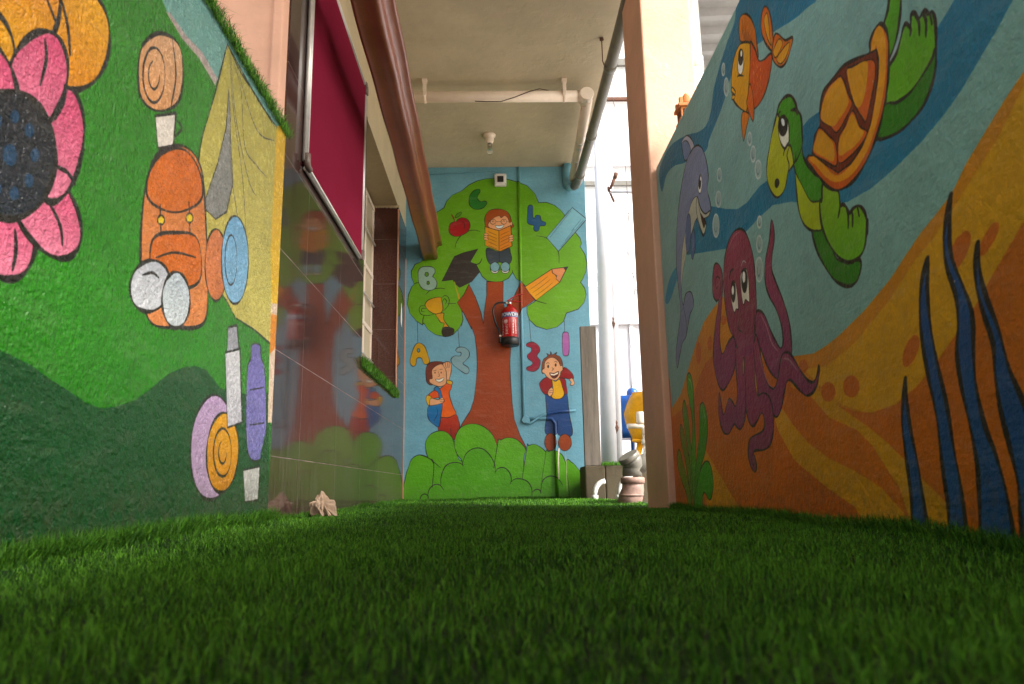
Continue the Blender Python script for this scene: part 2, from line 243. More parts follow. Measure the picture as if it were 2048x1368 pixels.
# painted shapes: kind, colour, wall millimetres, outline width, second colour
MURALS = json.loads(r"""{"back":[["F","9a4420",[-332,1658,-265,1571,-199,1432,-202,1459,-172,1370,-158,1257,-153,1132,-163,984,-182,837,-213,740,-286,627,-346,490,-156,286,202,280,241,433,195,529,149,662,133,808,124,980,120,1128,130,1265,149,1384,195,1530,236,1611,258,1619,338,1677,353,1673,298,1738,260,1796,233,1844,191,1769,159,1694,88,1601,70,1659,75,1845,-67,1847,-68,1730,-92,1569,-98,1477,-120,1580,-164,1708,-219,1825],6,"8a3b1b",0],
["F","5f9c17",[-509,2472,-434,2521,-411,2582,-365,2636,-278,2679,-214,2734,-144,2770,-63,2791,19,2794,117,2787,204,2761,297,2723,365,2649,397,2562,467,2564,536,2536,592,2487,625,2438,718,2273,751,2230,761,2182,748,2152,786,2086,802,2003,792,1932,760,1861,740,1832,774,1779,784,1720,764,1651,711,1593,609,1560,584,1491,527,1440,437,1419,348,1448,293,1506,274,1564,273,1622,353,1673,266,1802,233,1838,188,1868,157,1927,120,1874,63,1846,7,1843,-61,1853,-106,1894,-139,1965,-173,1989,-219,1825,-230,1802,-264,1733,-321,1664,-282,1594,-271,1513,-288,1456,-277,1492,-308,1435,-357,1385,-419,1367,-505,1387,-567,1432,-604,1490,-613,1472,-666,1507,-722,1576,-743,1657,-735,1738,-708,1808,-686,1831,-709,1889,-713,1948,-682,2007,-631,2030,-581,2089,-559,2279,-537,2400],6,"6aa51d",0],
["s","141414",[-337,2151,-325,2205,-285,2265,-216,2306,-159,2312,-119,2299],6,0,0],
["s","141414",[367,2256,447,2239,514,2185,558,2100,560,2005],6,0,0],
["s","141414",[-590,1736,-545,1777,-478,1793,-422,1787],6,0,0],
["s","141414",[298,1738,353,1676,443,1645],6,0,0],
["s","141414",[-399,1655,-332,1658],6,0,0],
["s","141414",[-686,1831,-669,1842,-641,1842],6,0,0],
["s","141414",[-613,1472,-611,1517,-602,1552],6,0,0],
["s","141414",[157,1927,155,1944],6,0,0],
["f","1d6b22",[-145,2690,-180,2672,-209,2629,-215,2580,-204,2537,-169,2508,-123,2506,-83,2524,-57,2560,-65,2578,-88,2581,-111,2576,-132,2591,-143,2616,-128,2647,-117,2671,-122,2692],6,"2c7a2c",0],
["f","8e1c22",[-346,2392,-377,2374,-391,2338,-388,2296,-359,2265,-320,2255,-280,2267,-234,2294,-208,2336,-210,2379,-233,2415,-273,2428,-308,2416,-331,2392],6,"a52a2c",0],
["s","7a2a18",[-342,2396,-351,2428,-367,2457],12,0,0],
["f","4c8a18",[-336,2428,-319,2465,-279,2480,-296,2446],4,0,0],
["s","141414",[-276,2391,-256,2373,-256,2325],4,0,0],
["f","9c4a1c",[-76,2359,-78,2420,-60,2468,-20,2499,44,2506,107,2489,141,2448,154,2387,162,2333,-56,2323,-77,2329],6,0,0],
["f","dba074",[-50,2353,-38,2389,3,2425,49,2443,66,2425,95,2443,123,2424,138,2381,157,2387,163,2363,148,2343,104,2319,45,2300,-22,2325],4,0,0],
["s","141414",[18,2389,16,2379,9,2371,-1,2366,-12,2366,-21,2371,-28,2379,-30,2389,-28,2399,-21,2407,-11,2411,0,2411,9,2407,16,2399,18,2389],4,0,0],
["s","141414",[112,2388,110,2378,103,2370,93,2365,83,2366,73,2370,66,2378,64,2388,67,2398,73,2406,83,2410,94,2410,104,2406,110,2398,112,2388],4,0,0],
["s","141414",[18,2389,65,2391],3,0,0],
["s","141414",[-15,2385,-6,2397,4,2385],3,0,0],
["s","141414",[79,2387,88,2399,97,2387],3,0,0],
["s","141414",[-30,2395,-49,2401],3,0,0],
["s","141414",[111,2390,138,2384],3,0,0],
["f","c9dadb",[13,2356,47,2350,88,2358,70,2331,41,2325,21,2337],4,0,0],
["f","2a3640",[-58,2149,-68,2083,-53,2024,-25,2002,43,2020,122,2000,151,2045,141,2105,130,2147,44,2112],6,"36434d",0],
["s","141414",[44,2112,45,2023],4,0,0],
["f","d8d8cc",[43,1963,39,1944,28,1929,13,1920,-4,1920,-20,1929,-30,1945,-34,1964,-30,1984,-19,1999,-3,2008,14,2008,29,1999,40,1983],6,0,0],
["f","78a4ae",[45,1978,41,1959,29,1945,13,1936,-4,1937,-20,1945,-31,1960,-35,1978,-31,1997,-19,2012,-3,2020,14,2019,30,2011,41,1996],6,0,0],
["f","d8d8cc",[133,1962,129,1943,118,1928,102,1919,85,1919,70,1928,59,1944,56,1963,60,1983,71,1998,86,2007,104,2007,119,1998,129,1982],6,0,0],
["f","78a4ae",[134,1977,130,1958,119,1944,103,1936,85,1936,69,1944,59,1959,55,1977,59,1996,70,2011,86,2019,104,2018,120,2010,131,1995],6,0,0],
["F","d09020",[-76,2343,45,2306,44,2118,-78,2173],6,"c5851c",0],
["F","cf7d18",[45,2306,149,2353,157,2164,44,2115],6,0,0],
["s","3a2208",[-51,2299,-22,2286,26,2264],3,0,0],
["s","3a2208",[55,2261,92,2283,133,2299],3,0,0],
["s","3a2208",[-51,2267,-22,2255,25,2233],3,0,0],
["s","3a2208",[55,2230,92,2251,132,2268],3,0,0],
["s","3a2208",[-51,2236,-23,2224,25,2202],3,0,0],
["s","3a2208",[55,2199,91,2220,132,2237],3,0,0],
["s","3a2208",[-52,2205,-23,2193,25,2170],3,0,0],
["s","3a2208",[54,2168,91,2189,131,2205],3,0,0],
["s","3a2208",[-52,2174,-24,2161,24,2139],3,0,0],
["s","3a2208",[54,2137,91,2158,131,2174],3,0,0],
["f","dba074",[-49,2268,-52,2264,-58,2262,-66,2261,-74,2263,-81,2266,-86,2271,-87,2276,-84,2280,-78,2283,-70,2283,-62,2282,-55,2278,-50,2273],3,0,0],
["f","dba074",[169,2260,168,2255,164,2250,156,2245,147,2243,139,2243,132,2245,129,2249,130,2254,135,2259,142,2263,151,2266,160,2266,166,2264],3,0,0],
["f","dba074",[-49,2248,-52,2244,-58,2241,-66,2241,-74,2242,-82,2246,-86,2251,-87,2256,-85,2260,-79,2262,-71,2263,-62,2261,-55,2258,-50,2253],3,0,0],
["f","dba074",[169,2239,168,2234,163,2229,156,2225,147,2223,138,2222,132,2225,129,2229,130,2234,134,2239,142,2243,151,2245,159,2246,166,2243],3,0,0],
["f","dba074",[-49,2228,-52,2223,-58,2221,-66,2220,-75,2222,-82,2225,-86,2230,-88,2235,-85,2239,-79,2242,-71,2243,-62,2241,-55,2237,-50,2233],3,0,0],
["f","dba074",[169,2219,168,2214,163,2209,155,2205,147,2202,138,2202,132,2204,129,2208,129,2213,134,2218,142,2223,151,2225,159,2225,165,2223],3,0,0],
["F","2b2723",[-450,1855,-343,2074,-263,2109,-140,2141,-207,2025,-156,1999,-126,1936,-196,1848,-298,1797,-337,1832,-356,1868],6,"35302b",0],
["s","1b1815",[-104,2057,-122,2018,-150,2003,-190,2013],8,0,0],
["s","141414",[-356,1868,-399,1862,-450,1855],4,0,0],
["s","a8a012",[-343,1850,-326,1780,-304,1710],10,0,0],
["s","c98d10",[-315,1745,-304,1698],16,0,0],
["f","8fae9a",[-625,1982,-653,1947,-653,1889,-644,1830,-613,1789,-556,1774,-506,1794,-493,1840,-512,1881,-529,1899,-510,1934,-518,1970,-558,1988],6,0,0],
["f","4f8212",[-565,1917,-567,1909,-571,1902,-577,1899,-584,1899,-591,1903,-595,1909,-597,1917,-595,1926,-591,1932,-584,1936,-577,1936,-571,1932,-567,1925],6,0,0],
["f","4f8212",[-557,1841,-558,1834,-561,1829,-565,1826,-570,1826,-575,1829,-578,1834,-579,1841,-578,1848,-575,1853,-571,1856,-566,1856,-561,1853,-558,1847],6,0,0],
["s","141414",[-589,1638,-628,1638,-643,1604,-622,1563,-566,1554,-505,1568],5,0,0],
["s","141414",[-583,1615,-617,1615,-622,1592,-598,1586],5,0,0],
["s","141414",[-453,1706,-422,1729,-390,1699,-396,1641,-438,1590],5,0,0],
["s","141414",[-444,1677,-427,1700,-410,1676,-422,1653],5,0,0],
["f","c8921c",[-592,1655,-556,1695,-466,1714,-450,1677,-442,1607,-466,1573,-511,1568,-555,1591,-584,1626],6,"d9a630",0],
["f","c8921c",[-500,1564,-435,1573,-438,1533,-421,1492,-388,1452,-394,1462,-382,1434,-444,1434,-429,1481,-460,1493,-483,1527],6,0,0],
["f","2d231a",[-444,1434,-419,1452,-351,1436,-357,1392,-394,1371,-437,1374,-450,1405],6,0,0],
["f","27547c",[304,2526,325,2541,345,2526,343,2440,354,2416,371,2444,406,2440,416,2397,453,2378,444,2348,404,2345,391,2306,362,2297,346,2319,349,2349,312,2362,292,2386,297,2465],6,0,0],
["F","7aaebb",[692,2514,815,2405,558,2112,458,2239],6,"6fa4b4",0],
["s","20333c",[679,2484,487,2239],3,0,0],
["s","20333c",[662,2492,589,2395],3,0,0],
["s","20333c",[786,2394,582,2154],3,0,0],
["s","20333c",[763,2400,678,2297],3,0,0],
["s","20333c",[702,2315,618,2208],3,0,0],
["F","d98324",[260,1796,496,1953,561,1834,353,1676,298,1738],6,"e2a52c",0],
["F","cf8a5c",[496,1953,633,1971,561,1834,530,1864,538,1893,501,1917],6,0,0],
["F","2a2a2a",[597,1966,636,1972,616,1936],4,0,0],
["s","50300c",[299,1770,379,1824,460,1888],3,0,0],
["s","50300c",[323,1742,401,1796,480,1860],3,0,0],
["s","50300c",[347,1714,423,1768,500,1831],3,0,0],
["s","141414",[-657,1501,-652,1316],4,0,0],
["s","141414",[-314,1429,-302,1274],4,0,0],
["s","141414",[288,1518,303,1311],4,0,0],
["s","141414",[590,1491,590,1396],4,0,0],
["f","c79a12",[-652,1316,-683,1283,-712,1189,-712,1140,-687,1117,-665,1139,-657,1186,-621,1186,-602,1144,-577,1132,-553,1156,-566,1212,-591,1281,-621,1311],6,0,0],
["f","6ba1b5",[-634,1253,-636,1246,-639,1241,-643,1237,-648,1238,-652,1241,-655,1246,-657,1253,-656,1261,-653,1266,-648,1269,-643,1269,-639,1266,-636,1260],6,0,0],
["f","7c9fa6",[-333,1253,-308,1275,-259,1273,-222,1239,-222,1195,-253,1158,-272,1134,-229,1102,-223,1065,-248,1049,-296,1078,-357,1129,-373,1172,-345,1201,-296,1202,-290,1231,-320,1234],6,0,0],
["f","8c1f36",[265,1299,315,1313,364,1281,375,1237,349,1194,377,1150,365,1094,322,1061,267,1070,261,1095,298,1113,311,1138,275,1170,269,1201,301,1232,302,1263,265,1276],6,0,0],
["f","a561a0",[571,1373,596,1395,623,1373,620,1215,592,1190,568,1216],6,0,0],
["f","6b3222",[-570,977,-582,1039,-583,1088,-571,1125,-535,1152,-467,1156,-425,1139,-412,1098,-418,1061,-516,964],6,0,0],
["f","dda57b",[-534,1081,-492,1124,-441,1130,-412,1067,-406,1012,-421,963,-467,945,-516,958,-534,970,-552,983,-552,1008,-528,1016],5,0,0],
["f","dda57b",[-441,1136,-412,1154,-379,1147,-370,1098,-376,1048,-392,997,-409,1006,-414,1074,-431,1111],5,0,0],
["s","141414",[-425,1154,-412,1098],4,0,0],
["s","141414",[-406,1158,-399,1104],4,0,0],
["s","141414",[-389,1154,-388,1104],4,0,0],
["f","17150f",[-502,1062,-502,1059,-504,1057,-505,1055,-507,1055,-509,1057,-510,1059,-511,1063,-510,1066,-509,1068,-507,1070,-505,1070,-504,1068,-502,1066],0,0,0],
["f","17150f",[-451,1062,-451,1058,-452,1056,-454,1055,-456,1055,-458,1056,-459,1059,-459,1062,-459,1065,-458,1068,-456,1069,-454,1069,-452,1068,-451,1065],0,0,0],
["s","141414",[-479,1074,-470,1035,-482,1028],3,0,0],
["s","141414",[-519,1077,-494,1085],4,0,0],
["s","141414",[-467,1089,-445,1091],4,0,0],
["f","e6e2d4",[-501,1007,-467,1006,-433,1021,-443,994,-469,982,-491,991],4,0,0],
["f","d9541a",[-503,939,-467,927,-421,963,-396,975,-370,962,-372,925,-388,883,-358,779,-331,712,-394,686,-460,683,-448,768,-449,853,-491,915],6,"e2651f",0],
["f","cfa01c",[-404,997,-364,986,-367,959,-406,972],5,0,0],
["f","b5381e",[-460,686,-394,685,-331,708,-310,657,-304,597,-346,502,-394,538,-472,575,-475,648],6,"7e241c",0],
["s","141414",[-376,598,-372,526],4,0,0],
["f","2470a8",[-557,782,-479,799,-445,802,-454,720,-472,614,-514,630,-556,673,-566,721],6,"1f6399",0],
["s","141414",[-491,768,-484,720,-514,660],4,0,0],
["f","d9541a",[-515,913,-558,879,-566,852,-467,853,-455,884,-485,927],6,0,0],
["f","2470a8",[-515,921,-491,945,-461,914,-446,847,-469,847,-481,896],6,0,0],
["f","cfa01c",[-576,867,-561,873,-533,854,-537,800,-561,791,-579,831],5,0,0],
["f","dda57b",[-539,848,-479,835,-449,853,-430,834,-433,816,-461,802,-527,787,-551,794],5,0,0],
["s","141414",[-461,835,-430,834],3,0,0],
["s","141414",[-461,819,-433,821],3,0,0],
["f","8e1f22",[424,1010,377,976,364,945,385,890,430,856,446,913,474,938,475,989],6,0,0],
["f","8e1f22",[541,996,584,1000,602,993,647,991,648,1022,631,1053,583,1091,559,1066,535,1017],6,0,0],
["f","8e1f22",[534,992,577,992,588,948,594,860,564,853],5,0,0],
["f","274c86",[414,859,445,847,493,825,542,831,567,856,594,859,605,704,624,528,511,530,506,645,496,536,403,547,419,706],6,"1f4074",0],
["f","e0ac20",[471,989,497,974,534,989,557,924,570,869,542,832,487,827,461,852,477,901],6,0,0],
["f","7c4028",[407,1047,389,1050,388,1112,404,1162,439,1189,432,1214,460,1199,467,1228,481,1203,516,1220,510,1200,546,1179,563,1112,537,1085,439,1087],6,0,0],
["f","dda57b",[408,1087,413,1137,447,1171,493,1176,529,1145,544,1107,562,1107,564,1072,544,1054,541,1023,510,986,461,993,425,1016,407,1044,389,1054,392,1077],5,0,0],
["f","17150f",[449,1101,448,1095,446,1091,443,1088,440,1088,437,1091,435,1096,434,1102,435,1107,437,1112,440,1115,444,1115,447,1112,448,1107],0,0,0],
["f","17150f",[512,1113,511,1107,509,1102,506,1100,503,1100,500,1102,498,1107,497,1113,498,1119,500,1124,503,1126,507,1126,510,1124,512,1119],0,0,0],
["s","141414",[425,1124,440,1134,452,1126],4,0,0],
["s","141414",[492,1138,508,1143,520,1133],4,0,0],
["s","141414",[473,1092,485,1080,473,1067],4,0,0],
["f","5a1c16",[452,1047,487,1042,527,1060,523,1026,495,1001,469,1009],5,0,0],
["F","f0ead8",[456,1042,487,1036,524,1053,521,1038,489,1024,464,1028],0,0,0],
["f","dda57b",[440,901,465,925,479,901,469,864,447,848,433,871],5,0,0],
["s","141414",[443,895,473,898],3,0,0],
["s","141414",[441,880,472,882],3,0,0],
["f","dda57b",[614,987,639,999,658,960,643,938,621,945,632,966],5,0,0],
["f","98431d",[491,471,485,440,471,415,451,402,430,402,411,416,399,441,395,472,400,503,414,528,434,542,455,541,474,527,487,502],6,"8a3a18",0],
["f","98431d",[616,465,610,436,594,412,572,400,548,400,526,413,512,437,508,467,514,496,530,520,552,533,576,532,597,519,612,495],6,"8a3a18",0],
["f","5aa01c",[-753,5,-743,202,-720,283,-692,353,-632,384,-561,365,-513,309,-483,221,-476,0],6,"4c9416",0],
["f","5aa01c",[-558,357,-579,422,-579,494,-538,553,-466,578,-406,562,-358,508,-340,430,-310,347,-275,288,-300,-3,-512,1,-513,309],6,"4c9416",0],
["f","5aa01c",[-275,288,-322,383,-346,454,-334,537,-292,603,-213,631,-129,618,-46,557,1,461,10,401,6,342,-40,-7,-300,-3],6,"4c9416",0],
["f","5aa01c",[7,455,38,496,98,513,170,494,229,433,234,397,221,327,196,-12,-40,-7],6,"4c9416",0],
["f","5aa01c",[247,421,265,444,308,456,361,431,408,383,424,323,404,229,385,-15,196,-12],6,"4c9416",0],
["f","5aa01c",[567,303,610,306,656,260,684,201,694,-20,539,-18],6,"467c1c",0],
["f","5aa01c",[402,377,426,394,468,402,528,375,556,321,566,262,569,-18,362,-14],6,"4c9416",0],
["F","4c9416",[-747,5,-738,86,-623,24,-557,48,-542,105,-506,142,-432,98,-459,150,-447,220,-412,290,-358,318,-275,288,-251,387,-191,428,-119,427,-60,378,-14,230,17,265,59,270,100,234,117,181,110,141,140,175,188,180,247,156,282,103,287,68,317,93,355,61,366,148,403,188,451,196,498,175,538,116,539,-18],0,"4c9416",0],
["s","141414",[-623,20,-615,55,-589,71,-561,59,-556,30],8,0,0],
["s","141414",[-561,59,-550,105,-512,142,-465,141,-432,98],8,0,0],
["s","141414",[-455,133,-453,209,-418,290,-358,318,-299,312,-271,288],8,0,0],
["s","141414",[-277,317,-251,387,-191,428,-119,427,-60,378,-19,301,-14,227],8,0,0],
["s","141414",[-13,236,11,265,59,270,100,234,117,181,106,135],8,0,0],
["s","141414",[107,147,140,175,188,180,247,156,279,103,282,39],8,0,0],
["s","141414",[287,74,317,93,346,84,355,61],8,0,0],
["s","141414",[352,61,366,148,403,188,451,196,498,175,534,122],8,0,0],
["s","141414",[-632,384,-555,357,-459,279],6,0,0],
["s","b9b69a",[564,392,569,274,568,69],5,0,0]],"right":[["f","2b647c",[1870,1508,1467,1205,1504,1199,1575,1220,1673,1260,1784,1298,1924,1352,2030,1340,2093,1308,2177,1284,2276,1263,2336,1245,2592,1326,2754,1386,2880,1403,2977,1370,3006,1469,2919,1497,2760,1486,2542,1414,2381,1345,2293,1327,2233,1348,2188,1403,2077,1452,1960,1481],0,"336f8a",0],
["F","2b647c",[1006,859,1047,846,1102,832,1219,838,1427,915,1493,929,1544,940,1586,939,1635,916,1697,897,1770,901,1875,916,1982,911,2061,923,2158,962,2302,1029,2533,1137,2646,1115,2654,973,2188,841,2020,831,1912,833,1798,829,1672,788,1676,788,1536,723,1414,680,1318,669,1231,671,1147,679,1081,692,1030,707,981,730,935,751,893,774,1200,2200,1400,2200],0,"336f8a",0],
["f","4a7f96",[3033,895,2920,965,2703,979,2691,949,2797,929,2968,867],0,0,0],
["F","bf7a26",[899,661,935,646,984,621,1037,593,1086,559,1135,541,1182,526,1220,509,1223,508,1291,476,1395,442,1512,415,1576,405,1644,400,1759,414,1854,439,1983,537,2111,644,2198,692,2262,701,2363,692,2493,669,2607,617,2735,543,2874,462,3036,423,3300,500,3300,-200,-1000,-200,-1000,2200,550,1620],0,0,0],
["F","c18a35",[904,642,969,595,1066,545,1143,508,1204,487,1309,436,1450,386,1586,360,1707,374,1588,297,1533,268,1384,227,1292,241,1171,269,1088,346,997,413,925,459,700,1250],0,"c99339",0],
["F","b8601f",[2387,538,2512,525,2646,461,2769,409,3046,386,3273,-32,1437,-6,1318,16,1343,50,1414,96,1509,128,1620,158,1719,198,1798,247,1851,304,1772,359,2040,474],0,"b35819",0],
["f","c08432",[2631,245,2441,141,2346,83,2241,7,2565,-5,2614,117],0,0,0],
["F","c18a35",[1923,299,1900,243,1817,166,1762,140,1635,91,1526,55,1472,12,1305,3,1343,50,1414,96,1509,128,1620,158,1719,198,1783,246,1854,292],0,0,0],
["F","b8601f",[1839,356,1693,311,1599,247,1489,216,1425,175,1386,134,1343,91,1310,16,1343,50,1414,96,1509,128,1620,158,1719,198,1798,247,1868,306],0,"bd6826",0],
["F","c28c38",[1692,314,1599,247,1479,210,1425,175,1386,134,1343,91,1313,3,1149,14,1186,47,1227,79,1273,109,1307,136,1368,177,1436,214,1484,236,1551,270,1585,308],0,0,0],
["F","bd6826",[1551,268,1481,249,1411,239,1325,245,1244,271,1177,305,1122,337,1063,372,1021,404,976,436,922,473,867,514,600,1400,-1000,2000,-1000,-200,1000,-200,1145,2,1185,51,1227,83,1273,111,1307,136,1368,177,1436,214,1484,236],0,"b8601f",0],
["f","b8602a",[1680,376,1684,370,1693,366,1704,364,1715,366,1725,371,1731,378,1732,385,1728,391,1719,395,1708,397,1696,395,1687,390,1681,383],0,0,0],
["f","b8602a",[1556,299,1562,290,1573,284,1587,282,1603,284,1616,289,1624,298,1626,308,1620,317,1608,323,1593,325,1578,323,1565,317,1558,308],0,0,0],
["f","b8602a",[1450,296,1455,287,1466,281,1481,278,1496,280,1510,286,1518,296,1519,306,1513,315,1501,322,1486,324,1471,322,1458,315,1451,306],0,0,0],
["f","b8602a",[1237,325,1249,315,1262,309,1274,307,1282,310,1285,318,1282,329,1273,340,1261,350,1247,356,1236,358,1228,354,1225,347,1228,336],0,0,0],
["f","b8602a",[1072,452,1087,442,1101,437,1114,436,1122,441,1123,451,1117,463,1105,474,1090,484,1076,488,1064,488,1057,483,1056,474,1061,463],0,0,0],
["f","b8602a",[1008,451,1020,444,1031,439,1040,439,1044,442,1043,449,1037,457,1027,466,1016,473,1005,477,997,477,993,474,993,468,999,459],0,0,0],
["f","b8602a",[2551,569,2558,552,2571,539,2586,534,2600,536,2612,546,2617,562,2616,581,2608,598,2596,610,2580,616,2566,613,2555,602,2550,587],0,0,0],
["f","b8602a",[2406,577,2412,567,2422,561,2435,558,2448,561,2458,568,2464,578,2465,589,2459,599,2449,606,2436,608,2423,605,2413,598,2407,588],0,0,0],
["f","b8602a",[2239,619,2244,613,2255,611,2270,611,2286,615,2300,621,2309,628,2311,635,2306,641,2295,644,2279,643,2263,639,2250,633,2241,626],0,0,0],
["f","6b6f1c",[2900,344,2919,317,2911,264,2868,198,2830,84,2832,12,2778,166,2826,230,2864,313],6,"567018",0],
["f","6e7420",[2960,247,2995,220,2989,171,2940,118,2883,71,2865,9,2814,51,2853,126,2904,190,2936,235],6,"5d6c1c",0],
["f","5d7a1e",[2829,433,2858,404,2861,361,2831,277,2804,187,2814,23,2757,186,2775,273,2779,353,2805,411],6,"4c7018",0],
["f","4f8a1e",[2727,526,2763,513,2767,466,2743,400,2727,336,2757,247,2788,125,2770,10,2704,244,2697,333,2684,447,2694,498],6,"417a16",0],
["f","3f8214",[2585,394,2615,378,2639,296,2699,204,2736,144,2764,64,2746,44,2657,163,2587,218,2539,288,2534,349,2559,387],6,"357012",0],
["f","358c12",[2574,187,2625,177,2677,143,2744,84,2778,9,2680,12,2652,69,2622,77,2586,56,2552,59,2515,103,2517,148,2543,178],6,"2f7c10",0],
["s","a9c48a",[2743,507,2712,488,2705,454],5,0,0],
["s","8fb87a",[2576,373,2558,336,2568,306],5,0,0],
["f","a8a8b4",[2584,1331,2614,1400,2602,1424,2536,1410,2481,1366,2460,1327,2507,1317],6,0,0],
["f","6f7f9c",[2584,1330,2611,1390,2605,1414,2558,1400,2520,1368,2504,1326],5,0,0],
["f","7c8298",[2461,1323,2408,1306,2359,1266,2327,1209,2317,1143,2341,1107,2321,1058,2318,1024,2353,1014,2396,1024,2380,995,2405,970,2428,970,2458,1010,2495,1059,2564,1035,2627,999,2693,954,2732,914,2763,848,2747,799,2711,827,2669,830,2620,813,2600,769,2623,750,2666,736,2736,672,2797,656,2852,614,2901,574,2908,632,2860,698,2794,781,2801,874,2811,976,2778,1105,2718,1199,2640,1274,2559,1320,2504,1326],7,"747b94",0],
["f","a9a898",[2460,1130,2430,1075,2382,1036,2329,1025,2349,1013,2413,1029,2488,1057,2557,1034,2633,994,2720,926,2765,864,2751,928,2705,1018,2641,1071,2598,1113,2524,1142],3,0,0],
["f","a9a898",[2460,1130,2485,1097,2472,1050,2444,1001,2422,973,2395,980,2385,996,2413,1031,2444,1067],5,0,0],
["f","3a1c1c",[2439,1058,2425,1018,2409,992,2389,1005,2412,1034],3,0,0],
["s","141414",[2460,1130,2431,1072,2382,1034,2325,1023],4,0,0],
["f","5d6a8c",[2576,1032,2591,1003,2610,982,2629,974,2645,979,2653,998,2653,1026,2645,1057,2629,1086,2610,1107,2591,1114,2575,1108,2567,1090,2567,1062],5,0,0],
["f","5d6a8c",[2531,973,2542,952,2556,937,2570,931,2582,935,2589,948,2589,969,2583,991,2572,1012,2558,1027,2543,1033,2532,1029,2526,1015,2525,995],5,0,0],
["f","e4e2dc",[2395,1150,2403,1138,2414,1130,2425,1128,2434,1133,2440,1142,2442,1156,2437,1170,2429,1182,2418,1190,2407,1191,2398,1187,2392,1177,2391,1164],4,0,0],
["f","141414",[2402,1160,2408,1151,2415,1146,2423,1144,2430,1147,2434,1154,2435,1164,2432,1174,2426,1183,2418,1189,2410,1190,2403,1187,2399,1180,2399,1170],0,0,0],
["f","e8e8e8",[2401,1174,2402,1171,2404,1169,2407,1169,2410,1170,2412,1173,2414,1176,2413,1180,2412,1183,2409,1184,2407,1185,2404,1184,2401,1181,2400,1177],0,0,0],
["s","141414",[2747,799,2723,727,2730,675],5,0,0],
["f","86495a",[2315,615,2328,560,2307,522,2241,549,2165,555,2127,526,2181,489,2208,452,2272,420,2335,407,2380,435,2408,498,2406,550,2365,626,2309,698,2334,707,2364,738,2355,790,2326,828,2285,821,2253,785,2253,740,2276,689],8,"77425e",0],
["s","2a1414",[2304,700,2281,729,2279,767,2309,783,2330,769,2322,747,2305,749],5,0,0],
["f","86495a",[1984,580,1947,576,1916,552,1885,503,1859,472,1832,449,1813,463,1813,503,1839,555,1882,608,1896,654,1880,704,1842,745,1817,792,1805,774,1809,738,1831,704,1843,665,1823,623,1786,561,1763,501,1761,452,1768,420,1787,399,1828,386,1875,376,1928,412,1971,473,2005,523],8,"77425e",0],
["s","a88088",[1949,566,1915,526,1891,478,1852,445],5,0,0],
["f","86495a",[2005,523,1982,491,1972,441,1954,390,1920,357,1886,359,1858,391,1838,422,1816,433,1781,427,1751,402,1724,372,1687,343,1659,336,1639,347,1624,367,1624,353,1644,325,1678,310,1710,311,1745,330,1785,357,1811,359,1833,337,1860,301,1891,279,1917,282,1930,299,1974,340,2022,354,2030,418,2045,487],8,"77425e",0],
["s","9a7480",[1992,482,1969,419,1937,372,1900,354],5,0,0],
["s","9a7480",[1820,419,1785,410,1745,377],5,0,0],
["f","86495a",[2111,523,2040,508,2027,462,2029,390,2023,352,1985,352,1945,339,1925,308,1925,268,1938,233,1970,205,2022,197,2075,199,2099,193,2087,179,2081,152,2101,139,2132,159,2140,198,2113,235,2010,249,1989,274,2005,299,2048,279,2081,268,2108,279,2127,314,2129,377,2122,456],8,"77425e",0],
["s","2a1414",[2096,193,2117,175,2108,158,2093,169,2097,177],4,0,0],
["f","86495a",[2170,535,2099,521,2109,453,2121,375,2143,299,2189,269,2223,277,2248,288,2310,263,2367,277,2395,329,2377,403,2363,376,2344,327,2284,370,2249,359,2220,342,2193,385,2189,455],8,"77425e",0],
["f","b08040",[2115,449,2119,437,2123,428,2126,424,2129,424,2131,430,2130,439,2128,451,2125,462,2121,471,2117,476,2114,475,2113,470,2113,460],4,0,0],
["f","b08040",[2029,423,2039,392,2030,353,2023,363,2025,401],3,0,0],
["f","86495a",[2224,802,2189,841,2135,866,2072,863,2018,836,1982,782,1966,720,1969,654,1976,594,2003,545,2017,504,2095,485,2165,516,2184,550,2222,588,2243,661,2244,738],8,"7a4152",0],
["F","86495a",[2161,557,2012,525,2031,479,2081,471,2161,497],0,"77425e",0],
["s","141414",[2000,578,1997,544,2009,519],6,0,0],
["f","ddd8cc",[2183,683,2167,713,2135,713,2123,667,2125,629,2146,632,2166,626,2178,651],5,0,0],
["f","101010",[2137,686,2142,672,2151,662,2162,658,2172,661,2179,670,2183,683,2182,698,2176,712,2167,722,2156,726,2146,723,2139,714,2135,701],0,0,0],
["f","e8e6e0",[2151,693,2154,687,2158,683,2163,682,2167,683,2171,687,2173,692,2172,699,2170,704,2166,708,2161,710,2156,709,2153,705,2151,699],0,0,0],
["f","ddd8cc",[2085,716,2061,731,2029,723,2020,685,2022,651,2031,625,2058,638,2080,629,2088,669],5,0,0],
["f","101010",[2027,689,2034,674,2044,663,2056,659,2068,663,2077,673,2082,688,2081,704,2074,719,2064,729,2051,733,2039,729,2031,719,2026,705],0,0,0],
["f","e8e6e0",[2044,704,2047,697,2051,692,2057,691,2063,692,2067,697,2069,704,2069,711,2066,718,2061,723,2055,724,2050,723,2045,718,2043,711],0,0,0],
["s","141414",[2185,739,2171,757,2143,759],9,0,0],
["s","a8a0a8",[2073,745,2050,755,2029,743],5,0,0],
["s","141414",[2138,590,2137,566,2109,553],5,0,0],
["s","a07078",[2168,834,2119,854,2066,851],5,0,0],
["f","c4702a",[1921,1396,1923,1443,1905,1464,1868,1449,1831,1410,1806,1356,1803,1308,1803,1266,1832,1310,1860,1351],6,"b85a1c",0],
["s","5a2408",[1887,1369,1899,1420,1890,1444],3,0,0],
["s","5a2408",[1877,1358,1888,1405,1881,1428],3,0,0],
["s","5a2408",[1868,1346,1877,1391,1872,1412],3,0,0],
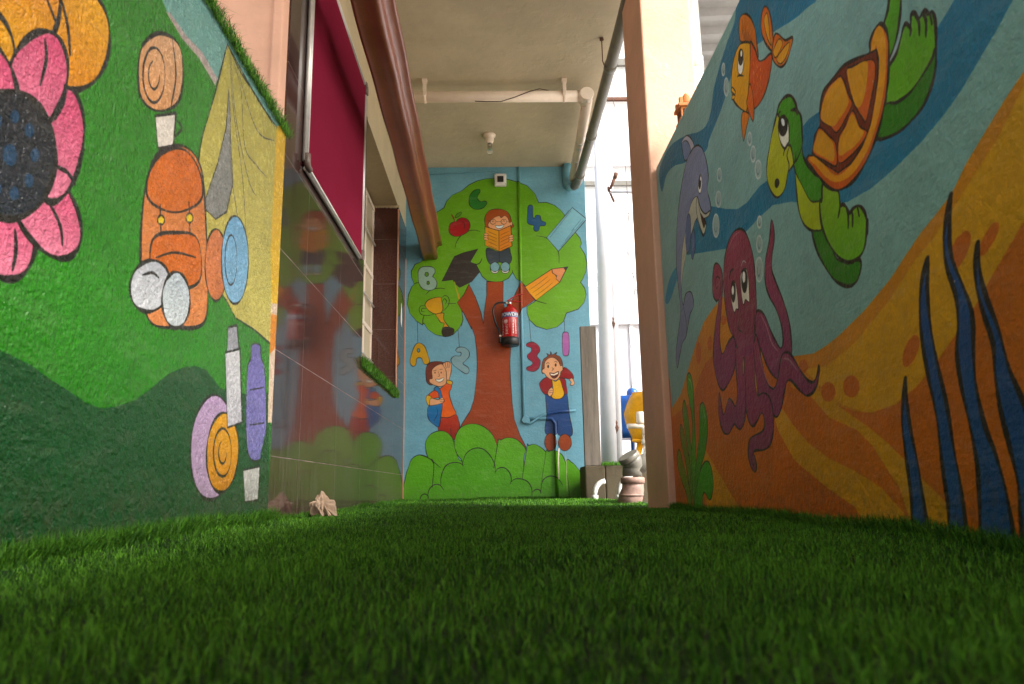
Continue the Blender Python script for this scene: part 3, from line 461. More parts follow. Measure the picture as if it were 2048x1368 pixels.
["s","5a2408",[1858,1335,1867,1376,1863,1396],3,0,0],
["s","5a2408",[1848,1324,1856,1362,1855,1381],3,0,0],
["s","5a2408",[1839,1313,1846,1348,1846,1366],3,0,0],
["s","5a2408",[1829,1303,1835,1334,1837,1351],3,0,0],
["f","c8502a",[1854,1345,1819,1302,1801,1256,1764,1235,1720,1224,1714,1205,1740,1168,1786,1142,1837,1138,1878,1150,1922,1170,1876,1252],7,"b84a22",0],
["s","d8803a",[1840,1275,1838,1265],5,0,0],
["s","d8803a",[1817,1251,1815,1241],5,0,0],
["s","d8803a",[1794,1228,1792,1218],5,0,0],
["s","d8803a",[1846,1251,1844,1241],5,0,0],
["s","d8803a",[1822,1228,1820,1218],5,0,0],
["s","d8803a",[1799,1205,1797,1195],5,0,0],
["s","d8803a",[1852,1228,1850,1217],5,0,0],
["s","d8803a",[1828,1204,1826,1194],5,0,0],
["s","d8803a",[1805,1181,1803,1171],5,0,0],
["f","d69a28",[1854,1345,1887,1370,1931,1390,1975,1385,2006,1362,2026,1319,2021,1266,1988,1223,1947,1186,1919,1170,1890,1226,1864,1285,1852,1329],7,"cc8c22",0],
["f","c8602a",[1709,1224,1743,1268,1763,1315,1760,1352,1738,1372,1714,1358,1697,1318,1694,1267,1698,1232],7,"c06a2a",0],
["f","d09030",[1718,1344,1712,1312,1715,1271,1710,1241,1732,1282,1740,1337],3,0,0],
["f","c8602a",[1710,1219,1687,1252,1664,1244,1626,1200,1584,1179,1601,1158,1633,1143,1667,1151,1702,1187],7,"c06a2a",0],
["f","d09030",[1701,1219,1662,1227,1643,1203,1676,1192,1695,1196],3,0,0],
["f","d09030",[1684,1186,1629,1186,1602,1176,1630,1156,1665,1159],3,0,0],
["f","c8702a",[1948,1183,1969,1165,1969,1118,1962,1098,1930,1126,1906,1148],5,0,0],
["f","c8602a",[1881,1232,1903,1204,1915,1188,1883,1117,1865,1142,1866,1200],5,0,0],
["f","e8e4da",[1913,1315,1920,1304,1930,1298,1941,1298,1951,1305,1958,1316,1961,1331,1959,1345,1952,1356,1942,1362,1930,1362,1920,1355,1913,1344,1911,1329],4,0,0],
["f","141414",[1910,1336,1915,1327,1923,1323,1933,1324,1942,1330,1948,1339,1951,1351,1949,1362,1944,1371,1935,1375,1926,1374,1917,1368,1911,1358,1908,1347],0,0,0],
["f","e8e4da",[1916,1351,1917,1348,1920,1346,1923,1346,1926,1348,1929,1352,1930,1356,1930,1361,1928,1364,1925,1366,1922,1366,1919,1364,1917,1360,1915,1356],0,0,0],
["s","141414",[1971,1310,1952,1303,1921,1282],5,0,0],
["f","d69a28",[2020,1304,2031,1297,2002,1271,1996,1276],4,0,0],
["f","d69a28",[2023,1280,2032,1270,2010,1260,2002,1266],4,0,0],
["f","4f9020",[1174,989,1190,966,1207,948,1202,921,1205,878,1181,892,1164,914,1151,941,1147,969],9,"468618",0],
["s","9aa8b0",[1150,908,1170,888,1205,870],8,0,0],
["f","55941f",[1214,861,1183,871,1164,888,1152,902,1142,906,1130,894,1123,911,1113,906,1103,890,1088,893,1078,880,1068,876,1064,855,1071,815,1081,778,1104,751,1135,735,1182,729,1229,736,1272,749,1275,757,1237,801,1219,838],9,"62a020",0],
["f","2c6e18",[1074,810,1088,799,1123,787,1159,780,1199,785,1238,800,1275,757,1242,738,1182,729,1123,738,1085,773],7,"2a7018",0],
["s","141414",[1139,904,1130,887,1134,877],7,0,0],
["s","141414",[1114,902,1106,884,1109,861],7,0,0],
["s","141414",[1094,891,1087,874,1093,847],7,0,0],
["s","141414",[1074,875,1073,857],7,0,0],
["f","2c6e18",[1583,691,1576,633,1537,572,1497,531,1445,506,1405,512,1390,545,1454,563,1495,593,1510,688],9,"2a7018",0],
["f","3f8a22",[1637,1052,1606,1017,1597,993,1582,965,1586,929,1593,900,1589,860,1546,804,1511,770,1508,721,1534,670,1567,673,1602,691,1632,721,1645,754,1648,798,1646,835,1650,875,1719,1009,1707,1060,1670,1064],9,"357f1a",0],
["f","a8b050",[1646,868,1640,846,1617,808,1578,750,1526,724,1534,670,1567,673,1602,691,1632,721,1645,754,1646,797,1645,834],4,"9aa83c",0],
["f","3f8a22",[1627,1047,1664,1063,1694,1062,1724,1043,1758,1009,1791,952,1743,909,1644,877,1594,896,1586,929,1584,966,1600,994,1606,1017],9,"357f1a",0],
["f","b0b058",[1711,1044,1737,1029,1765,1007,1791,978,1811,951,1818,912,1798,866,1763,836,1724,835,1700,849,1683,871,1650,875,1655,926,1680,944,1697,998],6,"a8ac50",0],
["s","141414",[1683,871,1644,877,1628,898],6,0,0],
["s","141414",[1660,929,1681,914,1674,886,1686,870],5,0,0],
["f","e4e0d0",[1714,1017,1700,1027,1674,1020,1655,990,1659,948,1670,938,1688,936,1707,957,1717,988],6,0,0],
["f","141414",[1660,984,1666,974,1677,970,1689,971,1702,978,1711,989,1716,1002,1716,1014,1709,1023,1698,1028,1686,1026,1673,1019,1664,1008,1659,996],0,0,0],
["f","dfe4e4",[1676,1003,1676,998,1678,996,1681,995,1686,997,1690,1001,1693,1006,1695,1012,1695,1017,1693,1020,1689,1020,1685,1018,1681,1014,1677,1009],0,0,0],
["s","141414",[1635,1012,1610,1000,1600,982],9,0,0],
["s","141414",[1713,1037,1701,1043,1693,1041],6,0,0],
["s","141414",[1657,942,1687,937,1702,925],6,0,0],
["f","141414",[1743,866,1747,863,1753,861,1760,861,1766,864,1771,869,1773,875,1772,881,1769,885,1763,886,1756,886,1749,882,1744,877,1742,872],0,0,0],
["f","7fa02c",[1510,763,1469,734,1446,716,1444,686,1430,681,1414,662,1411,654,1392,657,1373,655,1357,641,1348,620,1351,587,1346,613,1363,571,1390,553,1439,556,1484,587,1522,638,1539,687,1534,734,1525,728],9,"5c9a20",0],
["s","141414",[1446,687,1450,676,1460,663],7,0,0],
["s","141414",[1423,676,1417,651,1423,625],7,0,0],
["s","141414",[1400,656,1400,640,1405,622],7,0,0],
["s","141414",[1377,655,1374,634],7,0,0],
["f","c4601c",[1221,961,1205,943,1199,912,1206,875,1218,837,1236,806,1260,774,1290,748,1327,727,1367,714,1407,712,1454,723,1493,749,1522,782,1552,820,1577,850,1563,857,1541,847,1529,877,1497,892,1487,932,1462,962,1416,965,1365,964,1300,941,1266,929,1259,948,1242,960],9,"b84f18",0],
["f","d8902a",[1222,958,1212,943,1208,914,1215,880,1228,843,1246,812,1272,781,1303,754,1339,737,1380,728,1419,731,1458,744,1496,774,1533,816,1564,848,1537,842,1498,804,1462,765,1431,749,1382,749,1334,762,1291,791,1264,830,1247,862,1237,898,1240,928,1251,919,1261,926,1252,944,1239,956],0,"d08a28",0],
["F","6a2410",[1241,920,1239,896,1249,863,1266,831,1293,792,1332,765,1382,752,1438,756,1490,800,1546,854,1524,888,1496,896,1487,932,1462,962,1416,965,1366,963,1300,940],6,0,0],
["f","c4561c",[1357,946,1331,941,1260,911,1254,878,1275,844,1305,808,1315,813,1346,873],4,0,0],
["f","cf8f2a",[1354,942,1331,938,1279,920,1283,888,1305,854,1329,847,1344,874],0,0,0],
["f","c4561c",[1378,946,1359,893,1351,868,1387,851,1425,843,1451,872,1490,908,1476,939,1445,956,1409,957],4,0,0],
["f","cf8f2a",[1380,943,1365,896,1365,876,1400,866,1439,865,1484,907,1472,936,1444,951,1410,953],0,0,0],
["f","c4561c",[1351,853,1331,808,1308,783,1339,770,1386,767,1431,777,1420,826,1388,838],4,0,0],
["f","cf8f2a",[1354,847,1336,809,1320,788,1352,779,1391,782,1425,790,1417,822,1387,834],0,0,0],
["f","c4561c",[1498,893,1456,850,1435,820,1442,775,1488,807,1541,853,1525,880],4,0,0],
["f","cf8f2a",[1498,887,1464,853,1444,823,1452,790,1491,817,1536,855,1522,875],0,0,0],
["f","93a39f",[2069,1396,2073,1389,2078,1385,2085,1385,2092,1389,2097,1396,2100,1405,2099,1414,2096,1421,2090,1425,2083,1425,2076,1421,2071,1414,2069,1405],0,0,0],
["s","b4beb9",[2069,1396,2073,1389,2078,1385,2085,1385,2092,1389,2097,1396,2100,1405,2099,1414,2096,1421,2090,1425,2083,1425,2076,1421,2071,1414,2069,1405,2069,1396],6,0,0],
["s","5f7a7c",[2080,1402,2081,1398,2084,1396,2087,1395,2089,1397,2091,1400,2092,1405,2092,1410,2090,1414],5,0,0],
["f","93a39f",[2050,1324,2055,1313,2063,1308,2072,1307,2082,1313,2089,1323,2093,1336,2092,1349,2087,1359,2079,1365,2069,1365,2060,1359,2053,1349,2049,1336],0,0,0],
["s","b4beb9",[2050,1324,2055,1313,2063,1308,2072,1307,2082,1313,2089,1323,2093,1336,2092,1349,2087,1359,2079,1365,2069,1365,2060,1359,2053,1349,2049,1336,2050,1324],6,0,0],
["s","5f7a7c",[2065,1332,2067,1327,2070,1323,2075,1322,2078,1324,2081,1329,2082,1336,2081,1342,2079,1348],5,0,0],
["f","93a39f",[1901,1072,1905,1065,1910,1061,1917,1060,1924,1064,1929,1070,1932,1078,1931,1087,1928,1094,1922,1098,1915,1098,1909,1095,1904,1088,1901,1080],0,0,0],
["s","b4beb9",[1901,1072,1905,1065,1910,1061,1917,1060,1924,1064,1929,1070,1932,1078,1931,1087,1928,1094,1922,1098,1915,1098,1909,1095,1904,1088,1901,1080,1901,1072],6,0,0],
["s","5f7a7c",[1912,1077,1913,1073,1916,1070,1919,1070,1921,1071,1923,1074,1924,1079,1924,1083,1922,1087],5,0,0],
["f","93a39f",[1882,1015,1886,1007,1893,1002,1901,1002,1910,1006,1916,1013,1920,1023,1919,1034,1915,1042,1908,1047,1900,1048,1891,1043,1885,1036,1881,1026],0,0,0],
["s","b4beb9",[1882,1015,1886,1007,1893,1002,1901,1002,1910,1006,1916,1013,1920,1023,1919,1034,1915,1042,1908,1047,1900,1048,1891,1043,1885,1036,1881,1026,1882,1015],6,0,0],
["s","5f7a7c",[1895,1022,1897,1017,1900,1014,1903,1013,1907,1015,1909,1018,1910,1024,1910,1029,1908,1034],5,0,0],
["f","93a39f",[1852,955,1856,945,1864,939,1874,939,1884,943,1892,952,1896,963,1896,975,1891,985,1883,991,1873,991,1863,986,1855,978,1851,966],0,0,0],
["s","b4beb9",[1852,955,1856,945,1864,939,1874,939,1884,943,1892,952,1896,963,1896,975,1891,985,1883,991,1873,991,1863,986,1855,978,1851,966,1852,955],6,0,0],
["s","5f7a7c",[1867,962,1869,956,1873,953,1877,952,1881,954,1884,958,1885,964,1885,970,1882,975],5,0,0],
["f","93a39f",[2181,1088,2185,1081,2193,1076,2202,1076,2212,1081,2220,1088,2224,1098,2224,1108,2220,1116,2212,1120,2202,1120,2193,1116,2185,1108,2181,1098],0,0,0],
["s","b4beb9",[2181,1088,2185,1081,2193,1076,2202,1076,2212,1081,2220,1088,2224,1098,2224,1108,2220,1116,2212,1120,2202,1120,2193,1116,2185,1108,2181,1098,2181,1088],6,0,0],
["s","5f7a7c",[2196,1095,2198,1091,2201,1088,2205,1087,2209,1089,2212,1093,2213,1098,2213,1103,2211,1107],5,0,0],
["f","93a39f",[2203,1014,2208,1004,2218,999,2230,998,2242,1003,2252,1013,2258,1025,2258,1037,2252,1046,2242,1052,2230,1052,2218,1047,2208,1038,2203,1026],0,0,0],
["s","b4beb9",[2203,1014,2208,1004,2218,999,2230,998,2242,1003,2252,1013,2258,1025,2258,1037,2252,1046,2242,1052,2230,1052,2218,1047,2208,1038,2203,1026,2203,1014],6,0,0],
["s","5f7a7c",[2222,1022,2224,1016,2229,1013,2234,1012,2238,1014,2242,1018,2244,1025,2244,1031,2241,1036],5,0,0],
["f","93a39f",[2241,938,2249,923,2261,914,2276,912,2291,917,2303,929,2310,946,2309,963,2302,978,2289,987,2274,989,2259,983,2247,971,2241,954],0,0,0],
["s","b4beb9",[2241,938,2249,923,2261,914,2276,912,2291,917,2303,929,2310,946,2309,963,2302,978,2289,987,2274,989,2259,983,2247,971,2241,954,2241,938],6,0,0],
["s","5f7a7c",[2265,946,2268,938,2274,933,2280,931,2286,933,2291,939,2293,947,2292,957,2288,965],5,0,0],
["f","93a39f",[1882,814,1886,808,1891,804,1898,803,1905,806,1911,811,1914,818,1914,826,1911,832,1905,836,1898,836,1891,834,1885,828,1882,821],0,0,0],
["s","b4beb9",[1882,814,1886,808,1891,804,1898,803,1905,806,1911,811,1914,818,1914,826,1911,832,1905,836,1898,836,1891,834,1885,828,1882,821,1882,814],6,0,0],
["s","5f7a7c",[1893,818,1895,814,1897,812,1900,811,1903,812,1905,815,1906,819,1906,823,1904,826],5,0,0],
["f","93a39f",[1893,754,1897,745,1905,739,1914,738,1923,741,1930,748,1934,757,1934,768,1930,777,1922,783,1913,784,1904,781,1897,773,1893,764],0,0,0],
["s","b4beb9",[1893,754,1897,745,1905,739,1914,738,1923,741,1930,748,1934,757,1934,768,1930,777,1922,783,1913,784,1904,781,1897,773,1893,764,1893,754],6,0,0],
["s","5f7a7c",[1907,759,1909,754,1912,750,1916,749,1920,750,1923,754,1924,759,1924,764,1921,769],5,0,0],
["f","93a39f",[1906,684,1912,671,1921,662,1933,659,1945,662,1954,671,1959,685,1958,700,1952,714,1942,723,1930,726,1918,722,1909,712,1905,699],0,0,0],
["s","b4beb9",[1906,684,1912,671,1921,662,1933,659,1945,662,1954,671,1959,685,1958,700,1952,714,1942,723,1930,726,1918,722,1909,712,1905,699,1906,684],6,0,0],
["s","5f7a7c",[1924,690,1927,682,1931,677,1936,675,1941,676,1944,681,1946,688,1945,696,1942,704],5,0,0],
["f","17457c",[1281,288,1298,251,1311,210,1312,150,1311,82,1318,-2,1273,-1,1274,70,1278,140,1286,194,1286,249],11,"1f4a78",0],
["f","17457c",[1169,478,1192,451,1209,410,1217,357,1214,285,1205,210,1207,125,1206,63,1211,1,1172,4,1165,84,1170,152,1173,227,1184,306,1188,369,1183,426],11,"1f4a78",0],
["f","17457c",[1086,559,1106,530,1122,492,1124,448,1112,397,1115,352,1129,305,1129,247,1122,190,1118,126,1126,65,1132,0,1067,5,1061,73,1070,132,1087,186,1094,246,1089,297,1079,356,1090,404,1108,461,1102,511],11,"1f4a78",0],
["f","17457c",[1041,461,1054,435,1060,400,1055,358,1043,304,1048,259,1048,206,1040,146,1035,95,1042,7,995,11,988,109,997,200,1017,261,1027,324,1043,379,1047,420],11,"1f4a78",0],
["F","b8601f",[3060,550,3040,550,3030,20,3060,20],0,0,0]],"left":[["F","74a69c",[1362,1125,1395,1110,1477,1113,1567,1127,1672,1120,1815,1123,2247,1232,2300,1400,200,1400,200,1050,1000,1250,1350,1220],0,0,0],
["F","b9a7a0",[1382,1109,1406,1120,1481,1121,1576,1137,1670,1127,1662,1102,1559,1112,1469,1101],0,0,0],
["F","08461a",[850,293,962,304,1007,306,1036,302,1079,296,1126,283,1176,272,1231,258,1282,254,1334,264,1398,284,1467,320,1523,352,1586,377,1656,393,1722,394,1782,375,1814,363,2032,373,2456,443,2350,-200,-1000,-200,-1000,500],0,"0c5022",0],
["F","b5aa55",[1718,1256,1693,1177,1665,1089,1633,1002,1609,942,1600,900,1596,861,1618,825,1639,769,1673,643,1690,626,1823,590,1893,562,2040,563,2212,551,2303,659,2247,1232,2143,1249,1981,1239,1838,1246],7,"c0b564",0],
["F","8d8d86",[1746,1147,1746,1033,1706,912,1638,773,1718,772,1785,818,1815,912,1787,1002,1762,1094],5,"80807c",0],
["s","55504a",[1738,1243,1771,1141,1810,1067,1888,944,1946,769],5,0,0],
["s","55504a",[1762,1237,1833,1188,1885,1051,1980,1041,2081,1047],5,0,0],
["s","55504a",[1749,1234,1806,1096,1928,972,1995,951],5,0,0],
["s","55504a",[1765,1255,1963,1147,2132,1193],5,0,0],
["s","55504a",[1765,1137,1791,952,1881,808,1903,759],5,0,0],
["s","141414",[1718,1256,1825,1238,1947,1243,2125,1239],6,0,0],
["f","dca23a",[1191,917,1188,869,1165,819,1128,778,1088,754,1050,749,1023,763,1009,793,1010,833,1027,878,1058,919,1098,950,1139,962,1174,950],11,"d98a30",0],
["f","d98a30",[1046,876,1042,831,1019,781,983,740,943,715,907,708,881,719,867,745,869,782,885,824,915,866,954,898,995,913,1028,906],11,"dca23a",0],
["f","dca23a",[963,725,960,682,942,639,912,605,878,587,847,586,824,601,812,628,812,664,826,703,851,737,883,762,918,769,947,757],11,"d98a30",0],
["s","141414",[1043,892,1070,857,1085,813],8,0,0],
["s","141414",[1015,862,1038,844],8,0,0],
["f","d0597a",[977,464,951,425,919,398,887,385,861,388,845,406,841,434,850,470,870,506,900,537,934,556,965,557,985,539,990,505],12,"e089a0",0],
["f","d0597a",[1049,498,1055,469,1047,440,1028,418,1001,407,973,408,949,420,933,441,928,466,933,493,950,515,974,529,1003,531,1030,520],12,"e089a0",0],
["f","d0597a",[1130,585,1158,559,1168,528,1157,499,1129,479,1090,472,1050,479,1016,495,994,519,986,546,993,572,1016,592,1050,602,1091,601],12,"e089a0",0],
["f","d0597a",[1146,678,1137,630,1118,589,1093,562,1067,553,1045,564,1031,591,1027,630,1033,673,1049,714,1073,745,1100,759,1125,750,1142,722],12,"e089a0",0],
["f","d0597a",[1083,749,1068,703,1043,663,1013,636,985,626,963,635,951,658,951,693,961,734,983,774,1011,805,1042,821,1068,815,1083,790],12,"e089a0",0],
["f","d0597a",[962,704,978,676,978,642,963,611,937,590,905,581,876,586,853,603,840,628,839,657,850,685,872,708,902,721,934,720],12,"e089a0",0],
["s","141414",[1073,614,1112,619,1136,608],8,0,0],
["s","141414",[1066,687,1083,731,1081,756],8,0,0],
["s","141414",[1022,721,1029,767,1021,797],8,0,0],
["s","141414",[1071,555,1108,528,1120,499],8,0,0],
["s","141414",[1007,482,1014,454,1012,424],8,0,0],
["f","14181f",[1079,633,1075,585,1052,538,1014,504,973,488,935,491,908,511,893,543,894,583,911,625,941,661,982,685,1024,689,1060,671],12,"1c2530",0],
["f","1d3f5c",[1040,615,1040,609,1038,604,1034,601,1029,598,1025,599,1022,601,1020,605,1020,610,1022,615,1026,619,1030,621,1035,621,1038,619],0,0,0],
["f","1d3f5c",[1033,571,1033,566,1031,561,1028,557,1023,555,1019,556,1016,558,1014,562,1014,567,1016,572,1020,575,1024,577,1028,577,1032,575],0,0,0],
["f","1d3f5c",[1005,537,1005,533,1003,528,999,525,995,523,991,523,988,526,987,530,987,534,989,539,992,542,996,544,1000,544,1003,541],0,0,0],
["f","1d3f5c",[970,530,970,525,968,521,965,517,961,516,957,516,954,518,953,522,953,527,954,531,957,534,961,536,965,536,968,533],0,0,0],
["f","1d3f5c",[944,549,944,544,942,540,939,536,935,535,932,535,929,537,927,541,928,545,929,550,932,553,936,555,939,555,942,552],0,0,0],
["f","1d3f5c",[937,585,937,581,936,576,933,573,929,571,926,571,923,573,921,577,921,581,923,586,926,589,929,591,933,591,936,589],0,0,0],
["f","1d3f5c",[953,624,953,619,951,615,948,611,945,609,941,609,938,611,936,615,936,620,938,624,941,628,945,630,949,630,952,628],0,0,0],
["f","1d3f5c",[986,648,986,644,984,639,980,635,976,633,972,633,969,635,968,639,968,643,970,648,973,652,977,654,981,654,984,652],0,0,0],
["f","1d3f5c",[1021,645,1021,640,1018,635,1015,631,1011,629,1006,629,1003,631,1001,635,1001,640,1003,645,1007,649,1011,651,1015,651,1019,649],0,0,0],
["f","1d3f5c",[991,591,991,583,988,576,983,570,977,568,971,568,966,571,963,577,964,585,966,592,971,598,978,601,984,601,989,597],0,0,0],
["f","dcae86",[1304,975,1368,1047,1454,1077,1485,1023,1471,948,1391,883,1321,868,1298,908],9,"d69b6a",0],
["s","141414",[1404,973,1403,945,1394,918,1378,896,1358,885,1339,886,1324,898,1316,919,1316,945,1324,971,1339,993,1359,1006,1378,1007,1395,995,1404,973],6,0,0],
["s","141414",[1381,959,1381,945,1376,931,1368,920,1358,914,1349,915,1341,921,1337,932,1337,945,1341,959,1349,970],5,0,0],
["s","141414",[1423,1068,1452,1003,1441,922],6,0,0],
["F","e0d8cc",[1377,864,1466,920,1467,843,1400,805],7,0,0],
["s","141414",[1469,905,1500,903,1468,863],6,0,0],
["f","cf7e4c",[1373,738,1420,810,1527,870,1616,856,1663,736,1697,609,1691,503,1545,458,1423,446,1375,535,1360,643],10,"d58a5a",0],
["f","c8672f",[1370,729,1421,804,1523,861,1609,846,1625,784,1503,705,1386,683],8,"cf7440",0],
["f","c8672f",[1410,609,1506,660,1622,686,1651,596,1527,537,1427,525],8,"cf7440",0],
["s","141414",[1429,692,1444,632],8,0,0],
["s","141414",[1563,752,1580,683],8,0,0],
["s","141414",[1431,579,1513,617,1621,641],5,0,0],
["f","dfc13c",[1454,669,1453,664,1449,659,1444,655,1437,653,1431,652,1426,654,1424,657,1425,662,1428,666,1434,671,1440,673,1447,674,1452,672],5,0,0],
["f","dfc13c",[1589,726,1588,720,1584,715,1577,710,1569,707,1562,706,1556,708,1554,712,1555,717,1559,722,1566,727,1574,730,1581,731,1587,729],5,0,0],
["f","b8bcc4",[1502,531,1488,504,1460,480,1425,464,1389,458,1360,463,1343,478,1339,499,1350,524,1374,547,1407,565,1444,574,1477,571,1498,555],9,"c9ccd0",0],
["f","b8c4cc",[1605,535,1603,506,1586,480,1560,462,1531,455,1503,461,1482,477,1471,500,1473,527,1487,552,1511,571,1540,580,1570,576,1593,561],9,"ccd4d6",0],
["s","141414",[1382,527,1421,544,1450,542],6,0,0],
["f","c97a52",[1810,683,1810,641,1795,603,1769,578,1739,570,1709,580,1686,605,1674,640,1674,679,1686,715,1710,741,1740,752,1771,745,1796,720],7,0,0],
["f","76a9cc",[1965,746,1963,690,1941,640,1904,606,1861,595,1820,607,1789,638,1772,684,1773,735,1791,783,1824,819,1866,835,1910,827,1946,796],7,"8ab8d8",0],
["s","141414",[1878,718,1878,688,1870,661,1855,644,1837,638,1818,646,1803,665,1795,691,1794,720,1802,746,1816,764,1834,771,1853,764,1869,745,1878,718],5,0,0],
["f","b79cc0",[1941,220,1926,161,1884,115,1826,92,1765,94,1713,118,1677,159,1664,210,1673,262,1706,306,1757,336,1819,342,1880,322,1924,278],9,"c3a8c8",0],
["f","dba23a",[1973,209,1962,163,1930,128,1885,109,1837,110,1796,129,1768,162,1757,203,1765,244,1791,279,1832,301,1881,305,1927,289,1960,254],9,"d08a2a",0],
["s","141414",[1921,209,1919,182,1905,160,1882,148,1855,148,1829,158,1810,178,1800,203,1801,228,1814,249,1836,262,1862,265,1889,255,1910,235,1921,209],7,0,0],
["s","141414",[1886,207,1885,195,1879,185,1869,179,1857,179,1845,184,1837,193,1832,204,1833,216,1838,226,1848,232],6,0,0],
["F","c9cacc",[1834,457,1939,488,1987,292,1882,270],8,"bcbcc4",0],
["F","9a9ca4",[1844,525,1906,545,1932,485,1847,461],7,0,0],
["f","6f6aa8",[2005,426,2030,479,2028,515,2101,529,2116,495,2160,450,2196,229,2048,211],7,"7c78b4",0],
["s","141414",[2036,388,2157,412],5,0,0],
["s","141414",[2052,291,2174,308],5,0,0],
["F","d0d0cc",[2015,166,2157,181,2155,84,2045,81],7,"c4c4c0",0],
["s","141414",[2160,162,2210,142,2159,112],5,0,0],
["F","e0b212",[2152,1254,2236,1299,2317,1342,2281,882,2284,699,2192,676,2154,839],0,0,0],
["F","dcc4ac",[2183,677,2333,712,2319,319,2210,310],0,0,0],
["F","d8862a",[2188,646,2247,653,2254,552,2194,519],0,0,0],
["F","1a6a1c",[2205,311,2319,322,2349,-20,2268,-15],0,0,0],
["F","08461a",[2205,309,2218,311,2270,-15,2193,-11,2156,216],0,0,0]]}""")
# ---------------- materials ----------------
M = {}
M['back'] = mural_material('tree_mural_paint','back',0,(-.80,.85,-.05,2.95),520,'6fa3b6',.42,.35,110,.4,.12,.0012,1.04,1.06,.25)
M['right'] = mural_material('sea_mural_paint','right',1,(-.2,3.12,-.05,1.6),720,'7d9c98',.46,.55,120,.4,.16,.0010,1.40,1.25,.5)
M['left'] = mural_material('camping_mural_paint','left',1,(-.2,2.32,-.05,1.35),800,'2c7d1c',.24,1.0,190,.6,.16,.0012,.86,1.08,.0)
def plaster(name, hexc, rough=.55, bs=.35, scale=60):
    m=N(name); a=m.noise(2.5,5,.65); b=m.noise(scale,4,.6); d=m.noise(14,4,.6)
    c=m.mix(m.ramp(a,.3,.72),lin(hexc,.80),lin(hexc,1.08)); c=m.mix(m.ramp(d,.55,.75),c,lin(hexc,.9))
    n=m.bump(b,bs,.003); n=m.bump(m.ramp(m.noise(9,3),.5,.62),.25,.004,n); m.set(color=c,rough=rough,normal=n); return m.m
M['peach']=plaster('peach_plaster','d9a78b'); M['ceil']=plaster('ceiling_plaster','c2b69c',.6,.4,35)
M['peach_dark']=plaster('brown_peach_plaster','c48a68')
M['beige']=plaster('beige_plaster','bfae8c'); M['concrete']=plaster('concrete_grey','77706a',.8,.6,70)
M['brownpaint']=N('glossy_brown_paint')
m=M['brownpaint']; a=m.noise(6,4); m.set(color=m.mix(m.ramp(a,.3,.7),lin('733a26'),lin('844834')),rough=.28,normal=m.bump(m.noise(18,3),.25,.004)); M['brownpaint']=m.m
M['pvc_cream']=plain('cream_pvc','ecdccb',.35,0,.08,12); M['pvc_grey']=plain('grey_pvc','6c6a62',.38,0,.12,14,.15)
M['pvc_white']=plain('white_pvc','dfe0dc',.3,0,.06,12); M['pvc_brown']=plain('muddy_pvc','8f7468',.6,0,.35,25,.4)
M['white']=plain('white_enamel','d8d6d2',.35,0,.06,10); M['white_metal']=plain('white_painted_metal','d4d3d8',.4,.0,.06,6)
M['black']=plain('black_plastic','151515',.35,0,.1,20); M['rust']=plain('rusty_iron','63402f',.8,.2,.5,60,.6)
M['alu']=plain('brushed_aluminium','d6d2cc',.35,.35,.08,40); M['cap']=plain('grey_brown_plastic','6f5f56',.4)
M['cable']=plain('brown_cable','4a3328',.6); M['steel']=plain('chrome_steel','c8c8c6',.2,1)
M['red']=plain('red_gloss_paint','a80f14',.18,0,.08,10,.03,.001,coat=.6); M['blueband']=plain('blue_label','1f3f86',.35); M['letter']=plain('white_lettering','e8e6e2',.5,0,.02)
M['yellow_pl']=plain('yellow_plastic','e8a512',.35); M['blue_pl']=plain('blue_plastic','1c58b0',.35); M['redpl']=plain('red_plastic','b01818',.35)
M['terra']=plain('terracotta','b5672c',.7,0,.25,40,.4); M['dclay']=plain('dark_clay','3a1c0e',.9); M['rock']=plain('grey_rock','9a968c',.9,0,.3,25,.8,.01)
M['paper']=plain('crumpled_cloth','a8907a',.85,0,.18,25,.5); M['wood']=plain('weathered_grey_board','847b6e',.75,0,.2,8,.5,.003)
# weathered streaky board
m=N('weathered_board'); mp=m.n('Mapping',{'Vector':m.co,'Scale':(14,14,1.2)}).outputs[0]; a=m.noise(3,6,.7,mp); b=m.noise(7,5,.7)
m.set(color=m.mix(m.ramp(a,.3,.75),lin('57514a'),lin('80776b')),rough=.8,normal=m.bump(a,.4,.004)); M['board']=m.m
# felt
m=N('maroon_felt'); a=m.noise(900,2); m.set(color=m.mix(m.noise(3,3),lin('6a1428'),lin('7a1c34')),rough=1.0,spec=.04,normal=m.bump(a,.2,.001)); M['felt']=m.m
